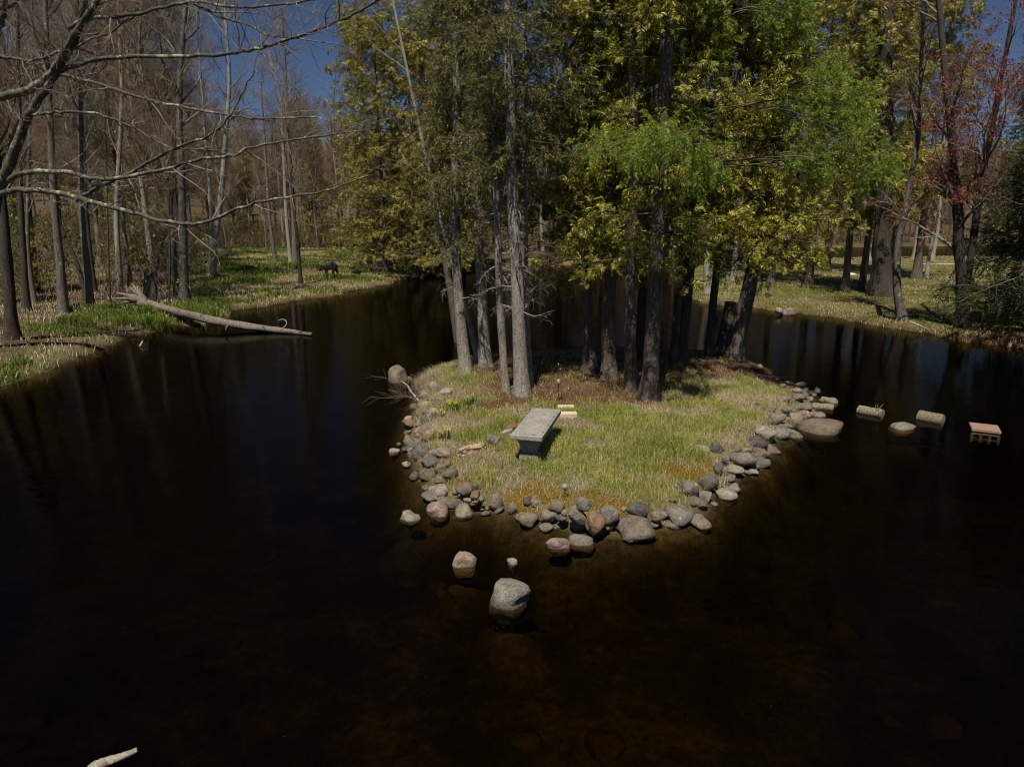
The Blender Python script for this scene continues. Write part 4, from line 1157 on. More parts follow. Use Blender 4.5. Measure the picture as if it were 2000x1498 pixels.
link('twigs', tw.mesh('twigs'), TWIG, rt)

# --- red-budded maple at the lawn edge
b = ground_at(1879, 640)
rt = tree_root(b, 'maple_tree', 'maple with red spring buds forking low at the water edge of the lawn')
rng = np.random.default_rng(91)
Y = b[1]
st_l = [b, PY(1880, 590, Y), PY(1878, 540, Y), PY(1872, 480, Y), PY(1872, 410, Y), PY(1862, 300, Y), PY(1848, 160, Y + .3), PY(1835, 20, Y + .6), PY(1825, -120, Y + .8)]
st_r = [PY(1884, 560, Y), PY(1893, 520, Y - .05), PY(1905, 440, Y - .2), PY(1915, 360, Y - .3), PY(1932, 280, Y - .4), PY(1952, 170, Y - .5), PY(1975, 50, Y - .6), PY(1995, -80, Y - .7)]
V, F, c1, rad1 = trunk_geo(np.array(st_l) - b, 0.21, 0.06, 13, 44, 0.4, 0.3, 9, 0.06)
V2, F2, c2, rad2 = trunk_geo(np.array(st_r) - b, 0.13, 0.05, 11, 36, 0.0, 0.3, 10, 0.06)
link('trunk', join([(V, F), (V2, F2)]).mesh('trunk'), BARK_DARK, rt)
gq = Geo(); Cs = []
for c, rd in ((c1, rad1), (c2, rad2)):
    A, Ra = grow(c[None], rd[None], 20, 0.3, 0.99, 0.8, 2.6, (25, 60), 0.3, 7, rng, 0.42, 0.13, gain=0.03)
    B, Rb = grow(A, Ra, 7, 0.2, 1, 0.4, 1.2, (25, 60), 0.15, 5, rng, 0.55, 0.15)
    C, Rc = grow(B, Rb, 6, 0.2, 1, 0.15, 0.5, (25, 60), 0.15, 3, rng, 0.6, 0.18)
    gq.add(*tubes(A, np.maximum(Ra, 0.006), 5)); gq.add(*tubes(B, np.maximum(Rb, 0.004), 3)); gq.add(*tubes(C, np.maximum(Rc, 0.003), 3)); Cs.append(C)
link('crown', gq.mesh('crown'), TWIG, rt)
Cs = np.concatenate(Cs)
hi = Cs[Cs[:, -1, 2] > 2.6]
link('buds', join([flecks(hi, 16000, 0.032, rng, 0.07)]).mesh('buds', smooth=False), BUD_RED, rt)

# ------------------------------------------------------------------ evergreens beyond the water (shared shapes, each tree its own object)
def far_cedar(Ht, zlo, Lm, n1, seed, scl, tmpl=T_CEDAR, lm=LEAF_CEDAR2, r0=0.17, n2=8, per=3, droop=-0.12, top=0.3, low=0.75, bark=BARK_CEDAR):
    rng = np.random.default_rng(seed)
    pts = np.array([[0, 0, 0], [0.05, 0.03, Ht * 0.3], [-0.06, 0.08, Ht * 0.65], [0.03, 0, Ht]])
    V, F, c, rad = trunk_geo(pts, r0, r0 * 0.2, 10, 30, 0.5, 0.3, seed, 0.05)
    tg, lg = conifer_crown(c, rad, zlo, Ht * 0.985, Lm, n1, rng, tmpl, scl, droop, n2, per, None, top, 0.02, 0.9, low)
    return join([(V, F)]).mesh('trunk'), tg.mesh('branches'), lg.mesh('crown', smooth=False), lm, bark

def add_evergreen(b, protos, label, rz, sc, group=None, cat='tree', name='cedar_tree'):
    rt = root(name, b, label, cat, group, rz)
    rt.scale = (sc, sc, sc)
    tm, bmh, lm_, mat, bark = protos
    for nm, me, mt in (('trunk', tm, bark), ('branches', bmh, TWIG_DARK), ('crown', lm_, mat)):
        o = bpy.data.objects.new(nm, me); COL.objects.link(o); o.parent = rt
        if not me.materials: me.materials.append(mt)
        if nm == 'branches': o['kind'] = 'stuff'
    return rt

CED = [far_cedar(18, 0.9, 3.7, 250, 11, 0.29, low=1.0, per=4, top=0.45), far_cedar(17, 0.9, 3.4, 230, 12, 0.29, low=1.0, per=4, top=0.45), far_cedar(13, 2.6, 2.5, 120, 13, 0.27, per=4), far_cedar(14, 3.2, 2.7, 120, 14, 0.27, per=4)]
DRK = far_cedar(17, 2.2, 3.0, 120, 16, 0.46, T_FAR, LEAF_DARK, 0.22, 8, 4, -0.1, 0.2)
for (px, py, kx, rz, sc, lab) in (
        (752, 533, 0, 0.3, 0.95, 'bushy olive cedar at the end of the clearing, nearest the bear cub'),
        (812, 540, 1, 1.9, 0.95, 'bushy olive cedar overhanging the far water, middle one of three'),
        (868, 538, 0, 3.7, 1.0, 'bushy olive cedar overhanging the far water, beside the island grove'),
        (722, 523, 1, 5.0, 1.0, 'olive cedar standing behind the bushy cedars of the clearing'),
        (905, 533, 1, 2.5, 1.0, 'olive cedar half hidden behind the spruce trunks of the island')):
    add_evergreen(ground_at(px, py), CED[kx], lab, rz, sc)
for (px, py, kx, rz, sc, lab) in (
        (1506, 556, 2, 0.4, 0.95, 'cedar on the lawn just right of the leaning island cedar'),
        (1579, 556, 3, 1.5, 1.2, 'cedar on the lawn with straight dark trunk casting a dark shade patch'),
        (1650, 570, 2, 2.7, 1.0, 'cedar on the lawn with leaning brown trunk beside a white scrap'),
        (1683, 566, 3, 4.1, 0.95, 'dark cedar trunk close left of the massive trunk'),
        (1612, 530, 3, 5.3, 1.4, 'cedar farther back on the lawn between two trunks'),
        (1455, 532, 2, 3.3, 1.05, 'cedar at the back of the lawn tip'),
        (1740, 540, 3, 0.9, 1.4, 'tall olive cedar behind the massive trunk'),
        (1790, 545, 3, 2.2, 1.3, 'olive cedar with high crown next to the red maple')):
    add_evergreen(ground_at(px, py), CED[kx], lab, rz, sc)
# the massive dark trunk
b, pts, r0 = traced((1722, 578), [(1722, 520), (1722, 470), (1726, 400), (1730, 200)], 16, 36)
V, F, c, rad = trunk_geo(pts, r0, r0 * 0.35, 16, 40, 0.55, 0.5, 77, 0.05)
rt = tree_root(b, 'pine_tree', 'massive dark trunk with spreading roots on the lawn')
link('trunk', join([(V, F)]).mesh('trunk'), BARK_DARK, rt)
rng = np.random.default_rng(78)
tg, lg = conifer_crown(c, rad, 4.2, 15.5, 2.6, 90, rng, T_CEDAR, 0.34, -0.05, 8, 3)
tag(link('branches', tg.mesh('branches'), TWIG_DARK, rt), kind='stuff'); link('crown', lg.mesh('crown', smooth=False), LEAF_CEDAR2, rt)
# evergreen boughs entering from the side of the lawn bank
LOWH = far_cedar(7.0, 0.35, 3.3, 110, 19, 0.36, T_HEM, LEAF_DARK, 0.14, 9, 5, -0.18, 0.2)
add_evergreen(np.array([16.2, 20.4, hz(16.2, 20.4)]), LOWH, 'dark evergreen with low drooping boughs over the shaded lawn bank', 0.7, 1.12, name='hemlock_tree')
add_evergreen(np.array([18.6, 24.0, hz(18.6, 24.0)]), LOWH, 'low dark evergreen farther back behind the drooping boughs', 2.4, 0.95, name='hemlock_tree')
add_evergreen(ground_at(1975, 588), CED[3], 'grey trunked evergreen behind the low drooping boughs', 4.4, 0.9, name='hemlock_tree')

# ------------------------------------------------------------------ the wood behind: many bare trees sharing a few shapes
BV = []
for k in range(6):
    rng = np.random.default_rng(1200 + k)
    H_ = [15, 16.5, 14, 17, 13, 15.5][k]
    pts = np.array([[0, 0, 0], [rng.normal(0, .2), rng.normal(0, .2), H_ * .3], [rng.normal(0, .4), rng.normal(0, .4), H_ * .65], [rng.normal(0, .6), rng.normal(0, .6), H_]])
    (V, F), gq, C, c, rad = bare_parts(pts, 0.13 + 0.02 * (k % 3), rng, 0.28, 26, (1.2, 3.4), 7, 8, 7, 16, 0.35, 0.2, min_r=0.009, tw3=(0.4, 1.1))
    BV.append((join([(V, F)]).mesh('trunk'), gq.mesh('crown'), join([flecks(C, 900, 0.05, rng, 0.08)]).mesh('buds', smooth=False), (BARK_GREY, BARK_DARK, BARK_PALE)[k % 3], (TWIG, TWIG_BROWN)[k % 2]))

def add_bare(x, y, k, rz, sc, label, group):
    rt = root('bare_tree', (x, y, hz(x, y) - 0.05), label, 'tree', group, rz)
    rt.scale = (sc, sc, sc)
    tm, cm, bm_, bk, tw_ = BV[k]
    for nm, me, mt in (('trunk', tm, bk), ('crown', cm, tw_), ('buds', bm_, BUD_OCHRE)):
        o = bpy.data.objects.new(nm, me); COL.objects.link(o); o.parent = rt
        if not me.materials: me.materials.append(mt)

rng = np.random.default_rng(4242)
placed = []
def try_place(u0, u1, y0, y1, n, smin, smax, label, group, mind, cond=None):
    cnt = 0
    for _ in range(n * 12):
        if cnt >= n: break
        y = math.sqrt(rng.uniform(y0 ** 2, y1 ** 2)); x = y * rng.uniform(u0, u1)
        dL = float(sdist(np.array([x]), np.array([y]), LAND)[0])
        if dL < 1.2: continue
        if cond is not None and not cond(x, y): continue
        if any((x - a) ** 2 + (y - b_) ** 2 < mind ** 2 for a, b_ in placed[-400:]): continue
        placed.append((x, y)); cnt += 1
        add_bare(x, y, int(rng.integers(6)), rng.uniform(0, 6.28), rng.uniform(smin, smax), label, group)
# left wood, close behind the bank
try_place(-0.80, -0.46, 28, 44, 16, 0.85, 1.1, 'bare grey tree in the crowded wood behind the bank trunks', 'bare trees of the near wood', 1.6)
try_place(-0.86, -0.46, 42, 72, 40, 0.8, 1.1, 'bare tree deeper in the crowded wood behind the bank trunks', 'bare trees of the deep wood', 2.0)
# behind the clearing: lower tops so that the sky shows above
try_place(-0.50, -0.12, 68, 92, 52, 0.72, 0.95, 'bare tree of the wood closing off the clearing', 'bare trees behind the clearing', 1.6)
try_place(-0.9, -0.1, 90, 135, 60, 0.75, 1.0, 'bare brown tree on the slope far behind the clearing', 'bare trees on the far slope', 2.5)
# behind the island and the lawn
try_place(-0.12, 0.32, 66, 95, 34, 0.9, 1.15, 'bare tree of the dark wood beyond the water behind the island', 'bare trees beyond the water', 2.0)
try_place(0.25, 0.95, 98, 140, 84, 0.75, 1.05, 'bare tree of the wood across the far water behind the lawn', 'bare trees across the far water', 2.4)
# dark evergreens scattered through the wood
rng = np.random.default_rng(99)
for (u, y, sc, lab) in ((-0.04, 68, 0.8, 'dark evergreen across the water behind the island trunks'), (0.04, 72, 0.95, 'second dark evergreen across the water behind the island trunks'), (0.13, 75, 0.95, 'dark evergreen across the water behind the thickest cedar'),
                        (0.21, 82, 1.0, 'dark evergreen across the water left of the leaning cedar'), (-0.10, 64, 0.85, 'dark evergreen behind the olive cedars of the far shore'), (0.29, 96, 0.95, 'dark evergreen across the far water behind the lawn tip'), (0.08, 66, 0.75, 'smaller dark evergreen across the water behind the island')):
    x = u * y
    add_evergreen(np.array([x, y, max(hz(x, y), 0.0)]), DRK, lab, rng.uniform(0, 6), sc, name='evergreen_tree')
for (px, Y, sc, lab) in ((60, 30, 0.33, 'small bushy evergreen sapling at the edge of the wooded bank'), (20, 27, 0.25, 'low evergreen sapling beside the stout edge trunk'), (270, 40, 0.42, 'small evergreen among the trunks left of the dark straight trunk'), (330, 52, 0.5, 'small evergreen deep in the wood near the dark straight trunk'),
                         (500, 76, 0.55, 'small evergreen at the back of the clearing left of the paired trunks'), (625, 74, 0.7, 'evergreen at the back of the clearing right of the paired trunks'), (180, 48, 0.45, 'small evergreen deep in the wood left')):
    x = (px - 1000) / FPX * Y * 1.0
    add_evergreen(np.array([x, Y, hz(x, Y)]), CED[0], lab, px * 0.1, sc, name='evergreen_sapling')

# far-off wood on the rise: one mass of stems
rng = np.random.default_rng(8)
n = 3400
y = rng.uniform(125, 200, n); x = y * rng.uniform(-1.0, 1.05, n)
ok = sdist(x, y, LAND) > 2
x, y = x[ok], y[ok]; n = len(x)
z = height(x, y)
Hh = rng.uniform(6, 12.5, n)
p = np.stack([x, y, z], 1)
ln = rng.normal(size=(n, 3)) * 0.9; ln[:, 2] = 0
Pt = np.stack([p, p + ln * 0.3 + np.array([0, 0, 1]) * (Hh * 0.5)[:, None], p + ln + np.array([0, 0, 1]) * Hh[:, None]], 1)
Rr = np.stack([np.full(n, 0.10), np.full(n, 0.07), np.full(n, 0.02)], 1) * rng.uniform(0.6, 1.3, n)[:, None]
gq = Geo(); gq.add(*tubes(Pt, Rr, 3))
A, Ra = grow(Pt, Rr, 6, 0.3, 1.0, 1.2, 3.6, (20, 55), 0.3, 2, rng, 0.6, 0.12)
gq.add(*tubes(A, np.maximum(Ra, 0.05), 3))
tag(link('distant_woods', gq.mesh('distant_woods'), TWIG_BROWN), 'hazy brown mass of bare woods on the far rise', 'woods', kind='stuff')

# undergrowth: thin stems and twigs with first leaves along the foot of the wood
rng = np.random.default_rng(18)
xs, ys = [], []
for (u0, u1, y0, y1, n) in ((-0.84, -0.47, 28, 42, 130), (-0.88, -0.44, 42, 72, 420), (-0.50, -0.12, 70, 86, 620), (-0.14, 0.30, 62, 76, 280), (0.20, 0.95, 92, 112, 800)):
    yy = rng.uniform(y0, y1, n); xs.append(yy * rng.uniform(u0, u1, n)); ys.append(yy)
x, y = np.concatenate(xs), np.concatenate(ys)
ok = sdist(x, y, LAND) > 0.7
x, y = x[ok], y[ok]
z = height(x, y); n = len(x)
rep = 3
p = np.repeat(np.stack([x, y, z], 1), rep, 0) + rng.normal(size=(n * rep, 3)) * np.array([0.3, 0.3, 0])
hh = rng.uniform(0.8, 3.2, n * rep)
ln = rng.normal(size=(n * rep, 3)) * 0.45; ln[:, 2] = 0
Pt = np.stack([p, p + ln * 0.4 * hh[:, None] * 0.5 + np.array([0, 0, 1]) * (hh * 0.5)[:, None], p + ln * hh[:, None] * 0.6 + np.array([0, 0, 1]) * hh[:, None]], 1)
Rr = np.stack([np.full(n * rep, 0.014), np.full(n * rep, 0.010), np.full(n * rep, 0.005)], 1)
gq = Geo(); gq.add(*tubes(Pt, Rr, 3))
A, Ra = grow(Pt, Rr, 4, 0.25, 1.0, 0.3, 1.2, (25, 70), 0.15, 2, rng, 0.7, 0.15)
gq.add(*tubes(A, np.maximum(Ra, 0.005), 3))
tag(link('undergrowth', gq.mesh('undergrowth'), TWIG_BROWN), 'tangle of thin bare brush at the foot of the wood', 'undergrowth', kind='stuff')
fl = flecks(A[rng.permutation(len(A))[: int(len(A) * 0.5)]], 52000, 0.075, rng, 0.2)
LEAF_UNDER = leaf_mat('undergrowth_leaves', (0.05, 0.075, 0.010), (0.12, 0.155, 0.022), (0.24, 0.24, 0.045), 0.3, 0.25, (0.28, 0.13, 0.04))
tag(link('undergrowth_leaves', join([fl]).mesh('undergrowth_leaves', smooth=False), LEAF_UNDER), 'olive and ochre first leaves in the brush at the foot of the wood', 'leaves', kind='stuff')

# ================================================================== FALLEN WOOD, STEPPING LOGS, SMALL THINGS
WOOD_GREY = bark_mat('bleached_wood', (0.055, 0.045, 0.035), (0.29, 0.25, 0.20), (0.05, 0.04, 0.03), 0.8, 0.9, 0.62)
WOOD_PALE = bark_mat('pale_driftwood', (0.24, 0.19, 0.13), (0.50, 0.43, 0.33), None, 1.6, 0.4)
WOOD_STEP = bark_mat('weathered_log', (0.09, 0.075, 0.052), (0.34, 0.29, 0.215), (0.07, 0.06, 0.04), 1.6, 0.8, 0.62)
WOOD_CUT = plain_mat('sawn_wood', (0.18, 0.14, 0.09), (0.34, 0.27, 0.19), 26, 0.85, 0.3)

def pole_object(name, pts, radii, sides, mat, label, cat, group=None, jit=0.0, seed=1, caps=True, parent=None, n=None):
    pts = np.array(pts, float); b = pts[0].copy()
    n = n or 8 * (len(pts) - 1) + 1
    c = catmull(pts - b, n)
    rad = np.interp(np.linspace(0, 1, n), np.linspace(0, 1, len(radii)), radii)
    V, F = tubes(c[None], rad[None], sides)
    if jit:
        rg_ = np.random.default_rng(seed)
        V = V.reshape(n, sides, 3); a = np.linspace(0, 6.283, sides, endpoint=False)
        k = 1 + jit * (np.sin(3 * a[None] + np.arange(n)[:, None] * 0.7 + rg_.uniform(0, 6)) + rg_.normal(0, 0.6, (n, sides)))
        V = (c[:, None] + (V - c[:, None]) * k[..., None]).reshape(-1, 3)
    g = Geo(); g.add(V, F)
    if caps:
        g.add(c[[0]], np.zeros((0, 3), int)); c0 = g.n - 1
        g.f.append(np.array([[c0, (q + 1) % sides, q] for q in range(sides)]))
        g.add(c[[-1]], np.zeros((0, 3), int)); c1 = g.n - 1; o_ = (n - 1) * sides
        g.f.append(np.array([[c1, o_ + q, o_ + (q + 1) % sides] for q in range(sides)]))
    g.f = [f for f in g.f if len(f)]
    o = link(name, g.mesh(name), mat, parent, tuple(b))
    if label: tag(o, label, cat, group)
    return o

# fallen log running from the bank into the water
lp = [ground_at(272, 604) + [0, 0, .3], P(310, 600, .50), P(370, 615, .42), P(440, 631, .26), P(520, 643, .10), P(575, 649, .05), P(608, 653, .05)]
lrt = root('fallen_log', tuple(lp[0]), 'long barkless grey log lying from the bank into the water', 'log')
c = catmull(np.array(lp) - lp[0], 48)
rad = np.interp(np.linspace(0, 1, 48), [0, .12, .35, .6, .8, .92, 1], [.19, .155, .145, .13, .10, .055, .055])
V, F = tubes(c[None], rad[None], 16)
V = V.reshape(48, 16, 3); a_ = np.linspace(0, 6.283, 16, endpoint=False)
V = (c[:, None] + (V - c[:, None]) * (1 + 0.07 * np.sin(3 * a_[None] + np.arange(48)[:, None] * 0.25) + 0.05 * np.sin(np.arange(48)[:, None] * 0.9 + 2 * a_[None]) + RNG.normal(0, 0.03, (48, 16)))[..., None]).reshape(-1, 3)
g = Geo(); g.add(V, F)
g.add(c[[-1]], np.zeros((0, 3), int)); k_ = g.n - 1
g.f.append(np.array([[k_, 47 * 16 + q, 47 * 16 + (q + 1) % 16] for q in range(16)])); g.f = [f for f in g.f if len(f)]
link('log', g.mesh('log'), WOOD_GREY, lrt)
for k, (e, r_) in enumerate((((-0.9, 0.2, 0.30), .09), ((-0.7, -0.5, 0.15), .08), ((-0.3, 0.3, 0.62), .10), ((-0.8, -0.1, -0.1), .07), ((-0.55, 0.5, 0.5), .06))):
    e = np.array(e); rp = [np.array([0.25, 0, 0]), e * 0.5 + [0.1, 0, 0.05], e]
    pole_object('root_stub', [r + lp[0] * 0 for r in rp], [.15, r_, .02], 7, WOOD_GREY, None, None, jit=0.12, seed=k, parent=lrt).location = tuple(rp[0])
hk = [PY(545, 645, 22.2) - lp[0], PY(556, 638, 22.2) - lp[0], PY(560, 630, 22.2) - lp[0], PY(554, 624, 22.2) - lp[0], PY(543, 626, 22.2) - lp[0]]
o = pole_object('branch_stub', hk, [.022, .02, .018, .016, .01], 7, WOOD_PALE, None, None, parent=lrt)
hk = [PY(440, 640, 22.9) - lp[0], PY(445, 636, 22.6) - lp[0], PY(440, 645, 22.5) - lp[0]]
o = pole_object('branch_stub', hk, [.03, .025, .012], 6, WOOD_GREY, None, None, parent=lrt)

# stepping blocks
def short_log(pxa, pxb, r, label, mat, cut=None, name='sawn_log', z=None):
    zc = r * 0.2 if z is None else z
    a, b_ = P(pxa[0], pxa[1], zc), P(pxb[0], pxb[1], zc)
    d_ = b_ - a
    rt = root(name, tuple((a + b_) / 2), label, 'log')
    n = 14; s = 18
    c = np.linspace(0, 1, n)[:, None] * d_[None] - d_[None] / 2
    V, F = tubes(c[None], np.full((1, n), r), s)
    V = V.reshape(n, s, 3); rg_ = np.random.default_rng(int(pxa[0]))
    k = 1 + 0.05 * np.sin(np.linspace(0, 6.283, s, endpoint=False) * 2 + 1)[None] + rg_.normal(0, 0.03, (1, s)) + rg_.normal(0, 0.022, (n, s))
    V = c[:, None] + (V - c[:, None]) * k[..., None]
    g = Geo(); g.add(V.reshape(-1, 3), F)
    link('bark', g.mesh('bark'), mat, rt)
    for e in (0, n - 1):
        ge = Geo(); ring = V[e] ; ce = c[e] + (c[e] - c[n // 2]) * 0.002
        ge.add(np.vstack([ring, ce]), np.array([[s, q, (q + 1) % s] if e else [s, (q + 1) % s, q] for q in range(s)]))
        link('cut_end', ge.mesh('cut_end', smooth=False), cut or WOOD_CUT, rt)
    return rt
stp = short_log((1677, 801), (1724, 810), 0.105, 'sawn grey log with dead twigs sprouting, first in the row of steps', WOOD_STEP)
for k, (pts) in enumerate(([(1713, 803), (1710, 796), (1711, 789)], [(1714, 803), (1718, 797), (1726, 789)], [(1716, 800), (1714, 794), (1715, 790)])):
    Yl = P(1712, 806, 0.1)[1]
    pp = [PY(a, b_, Yl) - np.array(stp.location) for a, b_ in pts]
    pole_object('twig', pp, [.008, .006, .003], 5, TWIG_DEAD, None, None, parent=stp)
short_log((1794, 813), (1842, 822), 0.12, 'rough pitted log block, second in the row of steps', bark_mat('pitted_wood', (0.10, 0.082, 0.05), (0.33, 0.28, 0.19), None, 2.4, 1.0))
short_log((1586, 794), (1627, 797), 0.08, 'small pale sawn log lying against the island stones', WOOD_STEP)
pa, pb = P(1898, 823, 0.17), P(1952, 829, 0.17)
pd = pb - pa; L_ = float(np.linalg.norm(pd)) * 1.06
prt = root('plank_step', tuple((pa + pb) / 2 * np.array([1, 1, 0])), 'reddish plank platform on little supports at the end of the steps', 'platform', rz=math.atan2(pd[1], pd[0]))
RED = plain_mat('red_stained_wood', (0.20, 0.115, 0.08), (0.36, 0.23, 0.17), 14, 0.8, 0.3, (1, 8, 8))
GREYW = plain_mat('weathered_batten', (0.05, 0.044, 0.035), (0.13, 0.115, 0.09), 14, 0.85, 0.3)
for q in range(3):
    link('plank', from_bm(box_bm(L_, 0.145, 0.05, 0.006, 2, (0, -0.16 + 0.152 * q, 0.075)), 'plank'), RED, prt)
link('rail', from_bm(box_bm(L_ * 0.97, 0.05, 0.05, 0.004, 1, (0, -0.19, 0.014)), 'rail'), GREYW, prt)
link('rail', from_bm(box_bm(L_ * 0.97, 0.05, 0.05, 0.004, 1, (0, 0.17, 0.014)), 'rail'), GREYW, prt)
for q in range(4):
    link('support', from_bm(box_bm(0.05, 0.40, 0.16, 0.004, 1, (-L_ * 0.45 + q * L_ * 0.30, -0.01, -0.08)), 'support'), GREYW, prt)

# wood and ornaments on the island
p = ground_at(967, 867)
short_log((958, 857), (978, 864), 0.085, 'short grey log section on the grass left of the bench', BARK_GREY, z=p[2] + 0.05)
p = ground_at(990, 838)
o = link('shore_stone', stone_mesh(0.10, 0.09, 0.075, 71, 0.6), SM['pink'][0], None, (p[0] - 0.03, p[1], p[2] + 0.03)); tag(o, 'speckled pinkish stone tucked behind the bench end', 'stone')
short_log((996, 836), (1006, 832), 0.055, 'tiny reddish log end beside the bench seat corner', plain_mat('red_bark', (0.16, 0.06, 0.03), (0.30, 0.13, 0.07), 20), z=p[2] + 0.06)
p = ground_at(995, 852)
pole_object('wood_scrap', [ground_at(978, 851) + [0, 0, .03], ground_at(990, 848) + [0, 0, .05], ground_at(1000, 845) + [0, 0, .05]], [.03, .035, .02], 7, WOOD_PALE, 'pale wood scrap lying under the bench corner', 'wood', jit=.1)
# rotten wood
pa, pb = ground_at(896, 893), ground_at(945, 876)
bm = box_bm(float(np.linalg.norm(pb - pa)), 0.11, 0.10, 0.02, 2)
bmesh.ops.subdivide_edges(bm, edges=bm.edges[:], cuts=3, use_grid_fill=True)
rg_ = np.random.default_rng(5)
for v_ in bm.verts:
    t = v_.co.x / float(np.linalg.norm(pb - pa))
    v_.co.y *= 1 - 0.5 * abs(t + 0.1); v_.co.z *= 1 - 0.6 * max(t, 0)
    v_.co += Vector(rg_.normal(0, 0.012, 3))
dd = pb - pa
o = link('rotten_wood', from_bm(bm, 'rotten_wood'), bark_mat('rotten_pale_wood', (0.30, 0.17, 0.08), (0.68, 0.56, 0.38), None, 1.5, 0.9), None, tuple((pa + pb) / 2 + [0, 0, 0.05]), (0, 0, math.atan2(dd[1], dd[0])))
tag(o, 'split pale rotten wood lying on the grass between daffodils and bench', 'wood')
# two pale blocks behind the bench
for (xa, xb, yy, zt_, hh_, lab) in ((1089, 1122, 801, 0.10, 0.09, 'upper pale wooden block stacked behind the bench'), (1092, 1127, 817, 0.055, 0.11, 'lower pale wooden block behind the bench')):
    pa, pb = ground_at(xa, yy), ground_at(xb, yy)
    L2 = float(pb[0] - pa[0])
    bm = box_bm(L2, 0.14, hh_, 0.02, 3)
    o = link('wood_block', from_bm(bm, 'wood_block'), plain_mat('pale_block', (0.44, 0.36, 0.25), (0.66, 0.58, 0.45), 18, 0.85, 0.4, (1, 5, 5)), None, ((pa[0] + pb[0]) / 2, pa[1], hz((pa[0] + pb[0]) / 2, pa[1]) + hh_ * 0.42), (0, 0, 0.04))
    tag(o, lab, 'wood')
p = ground_at(1150, 801)
tag(link('slate_stone', stone_mesh(0.12, 0.08, 0.05, 45, 0.8), stone_mat('blue_slate', (0.045, 0.055, 0.075), (0.14, 0.17, 0.22), 0.15), None, (p[0], p[1], p[2] + 0.03)), 'blue-grey stone at the edge of the needle litter', 'stone')
for (px_, py_, s_, lab) in ((1269, 800, 0.03, 'tiny white scrap at the front of the needle litter'), (1273, 806, 0.022, 'tiny pinkish scrap just below the white one')):
    p = ground_at(px_, py_)
    tag(link('paper_scrap', stone_mesh(s_, s_ * .8, s_ * .5, int(px_), 0.9, 2), plain_mat('pale_scrap', (0.55, 0.42, 0.38), (0.8, 0.74, 0.7), 30), None, (p[0], p[1], p[2] + 0.015)), lab, 'scrap')
# stick on the ground behind the bench
pole_object('stick', [ground_at(1013, 806) + [0, 0, .02], ground_at(1040, 799) + [0, 0, .03], ground_at(1060, 792) + [0, 0, .03], ground_at(1079, 787) + [0, 0, .03]], [.012, .018, .02, .02], 7, bark_mat('brown_stick', (0.14, 0.085, 0.05), (0.32, 0.22, 0.14), None, 2), 'thin brown stick on the ground behind the bench', 'stick', jit=.06)
# iron rod with glass ornament
rust = plain_mat('rusty_iron', (0.06, 0.028, 0.016), (0.15, 0.07, 0.04), 60, 0.8, 0.2)
glass = M('glass_ball'); glass.b.inputs['Transmission Weight'].default_value = 0.55; glass.b.inputs['Roughness'].default_value = 0.08; glass.b.inputs['Specular IOR Level'].default_value = 0.6; glass.base((0.55, 0.62, 0.62))
p = ground_at(1090, 785)
rrt = root('garden_stake', tuple(p), 'rusty rod with hanging clear glass drops in front of the shaded cedars', 'ornament')
hr = (PY(1092, 710, p[1])[2] - p[2])
g = Geo(); g.add(*tubes(np.array([[[0, 0, -0.1], [0.005, 0, hr * 0.5], [0.0, 0, hr]]]), np.full((1, 3), 0.009), 6))
link('rod', g.mesh('rod'), rust, rrt)
g = Geo(); g.add(*tubes(np.array([[[-.06, 0, hr * .94], [0, 0, hr * .90], [.05, 0, hr * .95]], [[0, -.05, hr * .93], [0, 0, hr * .89], [0, .05, hr * .94]]]), np.full((2, 3), 0.004), 5))
link('hanger', g.mesh('hanger'), rust, rrt)
for (dx_, zf, s_) in ((0.004, 0.54, 0.042), (-0.004, 0.985, 0.016), (0.03, 0.86, 0.015)):
    o = link('glass_drop', stone_mesh(s_, s_, s_ * 1.5, 3, 0.1, 2), glass.m, rrt, (dx_, -0.02, hr * zf))
# solar ball light on stake among moss, and the thin dark one in the grass
p = ground_at(1103, 972)
srt = root('garden_light', tuple(p), 'small glass ball light on a stake among the orange moss', 'light')
zb = PY(1102, 950, p[1])[2] - p[2]
g = Geo(); g.add(*tubes(np.array([[[0, 0, -0.08], [0, 0, zb * .5], [0, 0, zb - .03]]]), np.full((1, 3), 0.007), 6)); link('stake', g.mesh('stake'), rust, srt)
link('globe', stone_mesh(.034, .034, .042, 8, 0.0, 3), glass.m, srt, (0, 0, zb))
link('collar', from_bm(box_bm(.03, .03, .02, .005, 2), 'collar'), BARK_DARK, srt, (0, 0, zb - .045))
p = ground_at(1321, 902)
srt = root('plant_stalk', tuple(p), 'thin dark stalk with a small bright tip standing in the island grass', 'stalk')
zb = PY(1311, 862, p[1])[2] - p[2]; xo = PY(1311, 862, p[1])[0] - p[0]
g = Geo(); g.add(*tubes(np.array([[[0, 0, -.05], [xo * .45, 0, zb * .5], [xo, 0, zb]]]), np.array([[.007, .006, .005]]), 5)); link('stem', g.mesh('stem'), BARK_DARK, srt)
link('tip', stone_mesh(.011, .011, .014, 9, 0, 2), glass.m, srt, (xo, 0, zb))

# tall cut stump on the island's shaded side
b = ground_at(1412, 700)
topz = PY(1432, 590, b[1])[2]
tp = PY(1430, 590, b[1])
sp_ = np.array([b, b * 0.5 + tp * 0.5, tp]) - b
V, F, c, rad = trunk_geo(sp_, 0.23, 0.17, 16, 18, 0.35, 0.3, 33, 0.04)
srt = root('tree_stump', tuple(b), 'tall dark stump cut off flat beside the leaning cedar', 'stump')
link('trunk', join([(V, F)]).mesh('trunk'), BARK_DARK, srt)
ring = V.reshape(18, 16, 3)[-1]
g = Geo(); g.add(np.vstack([ring, ring.mean(0) + [0, 0, 0.015]]), np.array([[16, q, (q + 1) % 16] for q in range(16)]))
link('cut_top', g.mesh('cut_top', smooth=False), BARK_DARK, srt)

